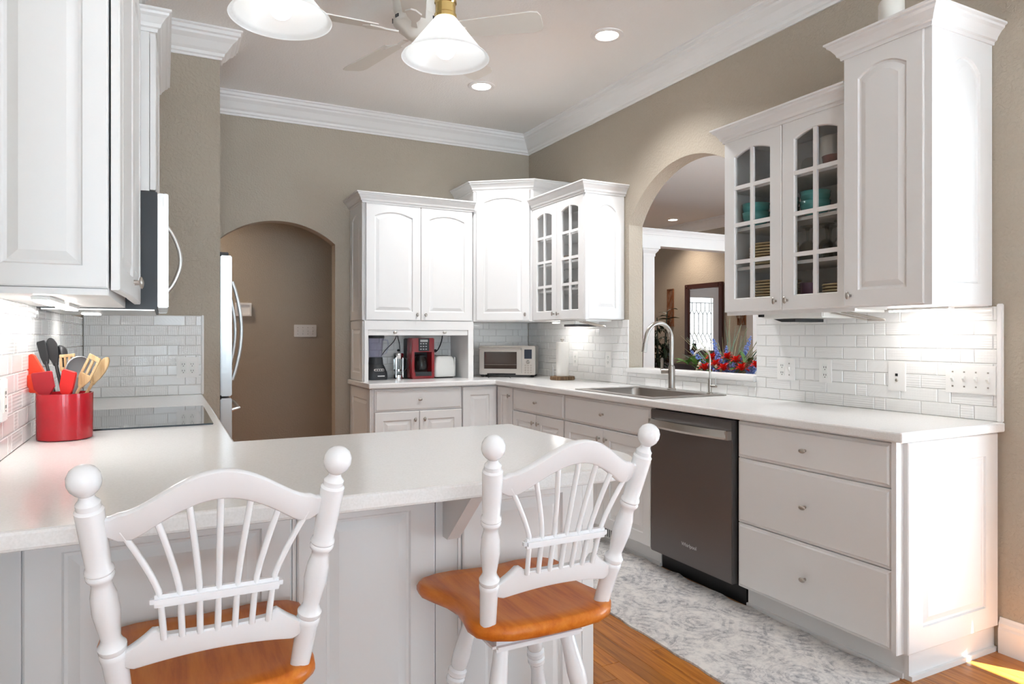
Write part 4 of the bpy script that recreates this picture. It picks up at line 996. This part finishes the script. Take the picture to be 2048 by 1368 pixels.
# ------------------------------------------------------------------ under-cabinet fittings
def strip(label, x0, x1, y0, y1, z):
    t = thing('undercabinet_light', label, 'light', ((x0+x1)/2, (y0+y1)/2, z))
    obj('housing', B().box(x0, x1, y0, y1, z-.010, z-.0005), 'white_plastic', t)
    obj('lens', B().box(x0+.004, x1-.004, y0+.006, y1-.006, z-.015, z-.010), 'strip_light', t)
strip('lit strip light under the tall wall cabinet', 2.80, 2.84, 1.64, 1.90, UZ)
strip('lit strip light under the corner cabinet beside the paper towel', 2.78, 2.82, 4.50, 4.745, UZ)
strip('lit strip light under the panelled cabinet above the crock', -.30, -.26, 2.10, 2.40, 1.358)
strip('lit strip light under the cabinet end next to the microwave', -.30, -.26, 2.50, 2.80, 1.358)
one('microwave_light', B().box(-.30, -.24, 3.30, 3.42, 1.346, 1.3495), 'strip_light', 'small lit lamp under the microwave above the hob', 'light', (-.27, 3.36, 1.346))
t = thing('undercabinet_radio', 'white under-cabinet appliance with dark fold-down plate below the glass-door cabinet', 'radio', (2.78, 2.34, UZ))
obj('housing', B().cbox(2.68, 2.90, 2.13, 2.49, UZ-.034, UZ-.0005, .006), 'white_plastic', t)
obj('tray', B().rings([[(2.70, 2.30, UZ-.035), (2.90, 2.30, UZ-.035), (2.90, 2.43, UZ-.035), (2.70, 2.43, UZ-.035)], [(2.70, 2.30, UZ-.05), (2.90, 2.30, UZ-.05), (2.90, 2.38, UZ-.05), (2.70, 2.38, UZ-.05)]]), 'charcoal', t)
obj('catch', B().box(2.66, 2.68, 2.47, 2.49, UZ-.024, UZ-.006), 'black', t)
t = thing('undercabinet_radio', 'white under-cabinet appliance with dark plate above the paper towel', 'radio', (2.78, 4.35, UZ))
obj('housing', B().cbox(2.68, 2.90, 4.24, 4.46, UZ-.030, UZ-.0005, .006), 'white_plastic', t)
obj('tray', B().box(2.70, 2.90, 4.27, 4.42, UZ-.046, UZ-.0305), 'dark_grey', t)
def folding(label, y):
    t = thing('folding_bracket', label, 'bracket', (2.75, y, UZ))
    obj('mount', B().box(2.68, 2.90, y-.07, y+.05, UZ-.012, UZ-.0005), 'white_plastic', t)
    for k, (dy, dz) in enumerate(((.05, .012), (.0, .012), (-.03, .012))):
        obj('arm', B().tube([(2.70, y+dy, UZ-dz), (2.80, y+dy-.11, UZ-.048)], .0045, 6), 'nickel', t)
    obj('cross_bar', B().tube([(2.80, y-.06, UZ-.048), (2.80, y-.14, UZ-.048)], .005, 6), 'nickel', t)
folding('folded steel cookbook bracket under the seam of glass and tall cabinets', 2.05)
folding('folded steel bracket under the far glass cabinet end', 4.16)

# candle jar on top of tall cabinet
one('candle_jar', B().lathe([(.046, 2.497), (.050, 2.50), (.050, 2.66), (.044, 2.672), (.03, 2.674)], 28, (2.74, 1.84, 0)), 'candle', 'white cylinder jar standing on top of the tall wall cabinet', 'jar', (2.74, 1.84, 2.497), smooth=40)

# ------------------------------------------------------------------ dishes behind the glass
S0, S1, S2, S3 = UZ+.018, SH[0], SH[1], SH[2]
def plate_mesh(r):
    rg = []
    for rr_, z in ((r*.55, 0), (r*.62, .001), (r*.95, .0095), (r, .0105), (r, .0175), (r*.96, .0175), (r*.66, .0045), (r*.5, .004)):
        k_ = .018 if rr_ > r*.9 else 0
        rg.append([(rr_*(1+k_*math.cos(12*2*math.pi*i/48))*math.cos(2*math.pi*i/48), rr_*(1+k_*math.cos(12*2*math.pi*i/48))*math.sin(2*math.pi*i/48), z) for i in range(48)])
    b = B().rings(rg); me = bpy.data.meshes.new('plate'); me.from_pydata(b.v, [], b.f); bm = bmesh.new(); bm.from_mesh(me); bmesh.ops.recalc_face_normals(bm, faces=bm.faces[:]); bm.to_mesh(me); bm.free()
    me.materials.append(M['stoneware']); me.shade_smooth(); return me
def stack(r, n, x, y, z, label, group):
    me = plate_mesh(r)
    for k in range(n):
        o = obj('plate', None, None, loc=(x, y, z+k*.0142), me=me); o.rotation_euler.z = random.random()*.5; tag(o, ('bottom ' if k == 0 else 'topmost ' if k == n-1 else '')+label+('' if k in (0, n-1) else ', mid-stack'), 'plate', group)
stack(.112, 10, 2.80, 2.495, S0, 'cream scalloped plate in the tall stack on the lowest shelf', 'tall plate stack')
stack(.112, 7, 2.80, 2.085, S0, 'cream scalloped plate in the short stack beside the purple tumbler', 'short plate stack')
stack(.118, 8, 2.80, 2.515, S1, 'cream scalloped plate in the stack under the teal bowls', 'middle plate stack')
def bowl_mesh(r, h):
    b = B().lathe([(r*.42, 0), (r*.5, .004), (r*.86, h*.45), (r*.95, h*.72), (r*.97, h*.78), (r*.95, h*.80), (r, h), (r*.95, h), (r*.88, h*.6), (r*.5, h*.12), (r*.1, h*.08)], 32)
    me = bpy.data.meshes.new('bowl'); me.from_pydata(b.v, [], b.f); bm = bmesh.new(); bm.from_mesh(me); bmesh.ops.recalc_face_normals(bm, faces=bm.faces[:]); bm.to_mesh(me); bm.free()
    me.materials.append(M['teal']); me.shade_smooth(); return me
bme = bowl_mesh(.070, .080)
for x_, y_, n_b, lb in ((2.745, 2.585, 2, 'teal glazed bowl in the stack nearest the pass-through'), (2.775, 2.425, 2, 'teal glazed bowl in the stack behind the door stiles'), (2.76, 2.235, 2, 'teal glazed bowl in the stack behind the wider glass door')):
    for k in range(n_b): tag(obj('bowl', None, None, loc=(x_, y_, S2+.0005+k*.046), me=bme), ('lower ', 'upper ')[k]+lb, 'bowl', 'teal bowls in the glass cabinet')
def tumbler(x, y, z, r, h, m, label): one('tumbler', B().lathe([(r*.85, z), (r*.88, z+.002), (r, z+h), (r*.94, z+h), (r*.8, z+.01)], 28, (x, y, 0)), m, label, 'tumbler', (x, y, z), smooth=50)
tumbler(2.725, 2.245, S0, .036, .115, 'purple', 'dark purple tumbler on the bottom shelf')
tumbler(2.86, 2.225, S0, .036, .118, 'blue_cup', 'dark blue tumbler behind the plate stack on the bottom shelf')
def goblet(x, y, z, label, h=.165, group='upturned stemware'):
    one('goblet', B().lathe([(.034, z), (.040, z+.03), (.038, z+.065), (.024, z+.088), (.007, z+.098), (.005, z+h-.03), (.010, z+h-.012), (.033, z+h-.004), (.034, z+h), (.012, z+h-.001), (.003, z+.104), (.003, z+.094), (.022, z+.083), (.036, z+.062), (.038, z+.03), (.032, z+.001)], 24, (x, y, 0), False), 'clear_glass', label, 'glass', (x, y, z), group, smooth=50)
for x_, y_ in ((2.72, 2.245), (2.74, 2.155), (2.72, 2.06), (2.82, 2.20), (2.82, 2.10)): goblet(x_, y_, S1, 'clear cut-glass goblet standing upside down on the shelf')
one('white_jar', B().lathe([(.044, S3), (.048, S3+.004), (.048, S3+.165), (.042, S3+.17)], 28, (2.78, 2.165, 0)), 'candle', 'white cylinder jar on the top shelf of the glass cabinet', 'jar', (2.78, 2.165, S3), smooth=40)
one('brown_bowl', B().lathe([(.03, S3), (.05, S3+.02), (.055, S3+.05), (.05, S3+.05), (.03, S3+.006)], 28, (2.705, 2.085, 0)), 'brown_pot', 'small red-brown glazed bowl beside the white jar', 'bowl', (2.705, 2.085, S3), smooth=50)
one('glass_coaster', B().lathe([(.046, -.006), (.046, .006), (.034, .006), (.030, .003)], 28).xf(Matrix.Translation((2.76, 2.265, S3+.0461)) @ Matrix.Rotation(R(80), 4, 'Y')), 'clear_glass', 'round cut-glass dish propped on edge on the top shelf', 'dish', (2.76, 2.265, S3), smooth=50)
one('small_box', B().cbox(2.74, 2.84, 2.375, 2.47, S3, S3+.030, .004), 'dark_grey', 'small dark box on the top shelf behind the narrow door', 'box', (2.79, 2.42, S3))
for x_, y_, z_ in ((2.78, 4.60, S1), (2.80, 4.50, S1), (2.78, 4.24, S1), (2.80, 4.14, S0), (2.76, 4.22, S0), (2.78, 4.30, S0)): goblet(x_, y_, z_, 'clear goblet upside down in the far glass cabinet', group='stemware in the far cabinet')
one('wooden_bowl', B().lathe([(.03, S2), (.06, S2+.03), (.075, S2+.06), (.07, S2+.06), (.03, S2+.008)], 28, (2.80, 4.48, 0)), 'basket', 'brown wooden bowl in the far glass cabinet', 'bowl', (2.80, 4.48, S2), smooth=50)

# ------------------------------------------------------------------ the room beyond the pass-through
struct('trim_8', B().box(3.085, 7.5, 5.86, 6.0, 2.232, 2.36), 'trim_white')
struct('trim_9', sweep([(3.085, 5.86), (7.5, 5.86)], CABCR, 2.335, -1), 'trim_white')
struct('trim_10', sweep([(7.5, 10.5), (7.5, 1.62)], CROWN, ZC-.155, -1), 'trim_white')
for x0, lab in ((4.585, 'white square column with moulded capital seen at the pass-through jamb'), (6.195, 'white square column with moulded capital seen beside the tiles')):
    t = thing('column', lab, 'column', (x0+.08, 5.93, 0))
    obj('shaft', B().box(x0, x0+.15, 5.88, 5.98, .14, 2.12), 'trim_white', t)
    obj('base', B().box(x0-.015, x0+.165, 5.865, 5.995, 0, .14), 'trim_white', t)
    obj('capital', sweep([(x0, 5.98), (x0, 5.88), (x0+.15, 5.88), (x0+.15, 5.98), (x0, 5.98)], [(0, 0), (.006, 0), (.008, .03), (.03, .06), (.035, .075), (.045, .08), (.045, .111), (0, .111)], 2.12, -1), 'trim_white', t)
# mirror
MX = 7.497
t = thing('wall_mirror', 'tall mirror in a dark mahogany frame on the brown wall', 'mirror', (MX, 8.09, .95))
for nm_, b in (('frame_side', B().cbox(MX-.04, MX, 7.68, 7.76, .96, 2.08, .006)), ('frame_side', B().cbox(MX-.04, MX, 8.43, 8.51, .96, 2.08, .006)), ('frame_top', B().cbox(MX-.038, MX, 7.76, 8.43, 2.0, 2.08, .006)), ('frame_bottom', B().cbox(MX-.038, MX, 7.76, 8.43, .96, 1.04, .006))): obj(nm_, b, 'mahogany', t)
obj('mirror_glass', B().box(MX-.015, MX-.004, 7.76, 8.43, 1.04, 2.0), 'mirror', t)
for yy in (7.72, 8.47): obj('rosette', B().turned((MX-.04, yy, 2.04), (MX-.048, yy, 2.04), [(0, .022), (1, .016)], 14), 'mahogany', t)
# leaded front door (seen in the mirror)
t = thing('front_door', 'white front door with a leaded glass lite reflected in the mirror', 'door', (5.37, 10.45, 0))
obj('leaf', slab([4.90, 5.05, 5.69, 5.84], [0, .55, 2.03, 2.14], lambda i, j: not (i == 1 and j == 1), 10.45, 10.497, axis='y'), 'trim_white', t)
obj('casing', B().box(4.80, 4.90, 10.44, 10.499, 0, 2.24).box(5.84, 5.94, 10.44, 10.499, 0, 2.24).box(4.90, 5.84, 10.44, 10.499, 2.14, 2.24), 'trim_white', t)
obj('lite', B().box(5.05, 5.69, 10.475, 10.485, .55, 2.03), 'door_lite', t)
def came(pts): return obj('lead_came', B().tube([(p[0], 10.468, p[1]) for p in pts], .007, 6), 'lead', t)
for x_ in (5.09, 5.65): came([(x_, .55), (x_, 2.03)])
for z_ in (1.93, .62): came([(5.05, z_), (5.69, z_)])
n = 5
for k in range(n):
    x_ = 5.09+.56*(k+.5)/n; w_ = .56/n/2
    came([(x_-w_, 1.70), (x_, 1.78), (x_+w_, 1.70)]); came([(x_-w_, 1.70), (x_-w_, 1.33), (x_, 1.25), (x_+w_, 1.33), (x_+w_, 1.70)]); came([(x_, 1.78), (x_, 1.93)]); came([(x_, 1.25), (x_-w_, 1.15), (x_, 1.05), (x_+w_, 1.15), (x_, 1.25)]); came([(x_, 1.05), (x_, .62)])
# metal wall panels
for yy, lab in ((8.885, 'copper lattice wall panel between the plant and the mirror'), (7.32, 'copper lattice wall panel beside the right-hand column')):
    t = thing('wall_art', lab, 'wall art', (7.49, yy, 1.4))
    obj('frame', slab([yy-.075, yy-.065, yy+.065, yy+.075], [1.42, 1.43, 2.03, 2.04], lambda i, j: not (i == 1 and j == 1), 7.475, 7.499, axis='x'), 'copper_art', t)
    for k in range(7): obj('lattice', B().tube([(7.485, yy-.06+.02*k+.012*math.sin(q*1.3+k), 1.43+.60*q/14) for q in range(15)], .005, 6), 'copper_art', t)
    obj('candle_cup', B().lathe([(.03, 1.52), (.045, 1.56), (.04, 1.56), (.02, 1.525)], 16, (7.43, yy, 0)).box(7.43, 7.48, yy-.01, yy+.01, 1.52, 1.53), 'nickel', t)
# console table with lantern
t = thing('console_table', 'dark mahogany console table below the mirror', 'table', (7.25, 8.3, 0))
obj('top', B().cbox(7.02, 7.48, 7.55, 9.0, .80, .84, .006), 'mahogany', t); obj('apron', B().box(7.05, 7.46, 7.60, 8.95, .68, .80), 'mahogany', t)
for x_ in (7.06, 7.41):
    for y_ in (7.60, 8.90): obj('leg', B().box(x_, x_+.05, y_, y_+.05, 0, .68), 'mahogany', t)
t = thing('lantern', 'black lantern bottle standing on the console table', 'lantern', (7.2, 8.62, .84))
obj('body', B().lathe([(.055, .84), (.06, .85), (.06, 1.03), (.045, 1.06), (.03, 1.09), (.03, 1.12), (.04, 1.13), (.02, 1.14)], 20, (7.2, 8.62, 0)), 'black', t, smooth=40)
obj('ring', B().tube([(7.2+.03*math.cos(R(q)), 8.62, 1.16+.03*math.sin(R(q))) for q in range(0, 361, 30)], .005, 6), 'black', t)

# leafy plant behind the column
random.seed(5)
def leaf_mesh(name, L, w, m, curl=.25):
    b = B(); n = 7; pts = []
    for i in range(n+1):
        s = i/n; ww = w*math.sin(math.pi*min(1, s*.95+.03))**.8; z = curl*L*(s-s*s*1.4)
        pts.append((s*L, ww, z))
    for x, ww, z in pts: b.v += [(x, -ww/2, z+ww*.12), (x, 0, z), (x, ww/2, z+ww*.12)]
    for i in range(n):
        a = 3*i; b.f += [(a, a+1, a+4, a+3), (a+1, a+2, a+5, a+4)]
    me = bpy.data.meshes.new(name); me.from_pydata(b.v, [], b.f); me.materials.append(M[m]); me.shade_smooth(); return me
lm = leaf_mesh('leaf', .22, .055, 'leaf_dark')
px_, py_ = 6.33, 7.75
t = thing('potted_plant', 'tall dark-leaved potted plant beyond the column', 'plant', (px_, py_, 0))
obj('pot', B().lathe([(.13, 0), (.17, .02), (.20, .34), (.18, .34), (.16, .30)], 28, (px_, py_, 0)), 'brown_pot', t, smooth=40)
for k in range(5):
    a_ = 2*math.pi*k/5; tip = (px_+.13*math.cos(a_), py_+.13*math.sin(a_), 1.25+.09*k)
    obj('stem', B().tube([(px_+.03*math.cos(a_), py_+.03*math.sin(a_), .3), (px_+.06*math.cos(a_), py_+.06*math.sin(a_), .8), tip], .008, 6), 'leaf_dark', t)
    for j in range(26):
        f = .25+.75*j/25; z = .3+(tip[2]-.3)*f; rr_ = .03+(.10)*f*f
        o = obj('leaf', None, None, t, me=lm); o.location = Vector((px_+rr_*math.cos(a_), py_+rr_*math.sin(a_), z))-wl(t)
        o.rotation_euler = (random.uniform(-.4, .4), random.uniform(-.3, .9), random.random()*6.28); s_ = random.uniform(.6, 1.1); o.scale = (s_, s_, s_)

# flower arrangement on a narrow table behind the pass-through
t = thing('sofa_table', 'narrow wooden table just behind the pass-through wall', 'table', (3.33, 3.3, 0))
obj('top', B().cbox(3.10, 3.52, 2.75, 3.95, .86, .89, .005), 'mahogany', t)
for x_ in (3.12, 3.46):
    for y_ in (2.78, 3.88): obj('leg', B().box(x_, x_+.04, y_, y_+.04, 0, .86), 'mahogany', t)
fxc, fyc, fzc = 3.27, 3.32, .89
t = thing('flower_arrangement', 'basket of blue flower spikes, red blooms and tall grasses on the pass-through', 'flowers', (fxc, fyc, fzc))
obj('basket', B().lathe([(.09, .89), (.12, .90), (.14, .99), (.13, .99), (.10, .91)], 24, (fxc, fyc, 0)), 'basket', t, smooth=40)
random.seed(21)
def aim(a_, el_, L, z=.98): return (fxc+L*math.cos(el_)*math.cos(a_)*.45, fyc+L*math.cos(el_)*math.sin(a_), z+L*math.sin(el_))
for k in range(52):
    s = random.uniform(-1, 1); base = (fxc+random.uniform(-.05, .05), fyc+s*.08, .97); tip = (fxc+random.uniform(-.12, .12), fyc+s*.38+random.uniform(-.05, .05), 1.10+random.uniform(.04, .30)*(1.1-.6*abs(s)))
    mid = tuple((base[i]+tip[i])/2+(0, s*.02, .03)[i] for i in range(3))
    obj('grass_blade', B().tube([base, mid, tip], [.0028, .0024, .0008], 5), random.choice(('grass', 'grass_green')), t)
def spike(base, tip, r=.023):
    b = B(); P0, P1 = Vector(base), Vector(tip); b.tube([P0, P1], .0025, 5)
    L = (P1-P0).length
    for k in range(34):
        f = .38+.62*k/33; a_ = k*2.4; rr_ = r*(1-.6*(f-.38)/.62); c = P0+(P1-P0)*f+Vector((math.cos(a_)*rr_*.7, math.sin(a_)*rr_*.7, random.uniform(-.004, .004)))
        b.sphere(c, rr_*.5, 6, 4)
    obj('blue_spike', b, 'bloom_blue', t)
for s, dx, zt in ((-.62, 0, 1.22), (-.30, .02, 1.10), (-.92, .03, 1.12), (.02, 0, 1.16), (.30, -.03, 1.21), (.16, -.05, 1.09), (.78, -.02, 1.10), (-.15, -.08, 1.05), (.42, -.08, 1.06), (-.45, -.09, 1.06), (-1.05, -.06, 1.05), (.95, -.04, 1.13)):
    spike((fxc, fyc+s*.10, .97), (fxc+dx, fyc+s*.32, zt+.03))
pm_ = leaf_mesh('petal', .042, .016, 'bloom_red', .5)
def bloom(c, n=16, sc=1.0):
    b = B(); 
    for k in range(n):
        a_ = k*2.4; el_ = .1+1.2*k/n; mt = Matrix.Translation(c) @ Matrix.Rotation(a_, 4, 'Z') @ Matrix.Rotation(-el_, 4, 'Y') @ Matrix.Scale(sc, 4)
        o = len(b.v); b.v += [tuple(mt @ v.co) for v in pm_.vertices]; b.f += [tuple(o+i for i in p.vertices) for p in pm_.polygons]
    obj('red_bloom', b, 'bloom_red', t)
for dx, s, z in ((-.08, .02, 1.045), (-.10, -.22, 1.03), (-.06, -.14, 1.075), (-.04, .10, 1.085), (-.11, .09, 1.02), (-.06, -.30, 1.05), (-.11, -.08, 1.025), (-.02, -.02, 1.09)): bloom((fxc+dx, fyc+s, z+.012), 16, 1.5)
for k in range(14):
    c = (fxc-.06+random.uniform(-.04, .05), fyc+random.choice((random.uniform(.10, .26), random.uniform(-.05, .15))), random.uniform(1.02, 1.10)); obj('white_bud', B().sphere(c, .012, 8, 6, (1, 1, 1.3)), 'bloom_white', t, smooth=60)
gl = leaf_mesh('leaf', .11, .035, 'leaf_green')
for k in range(46):
    o = obj('leaf', None, None, t, me=gl); o.location = Vector((fxc+random.uniform(-.09, .05), fyc+random.uniform(-.24, .30), random.uniform(1.0, 1.085)))-wl(t)
    o.rotation_euler = (random.uniform(-.5, .5), random.uniform(-1.1, .1), random.random()*6.28)
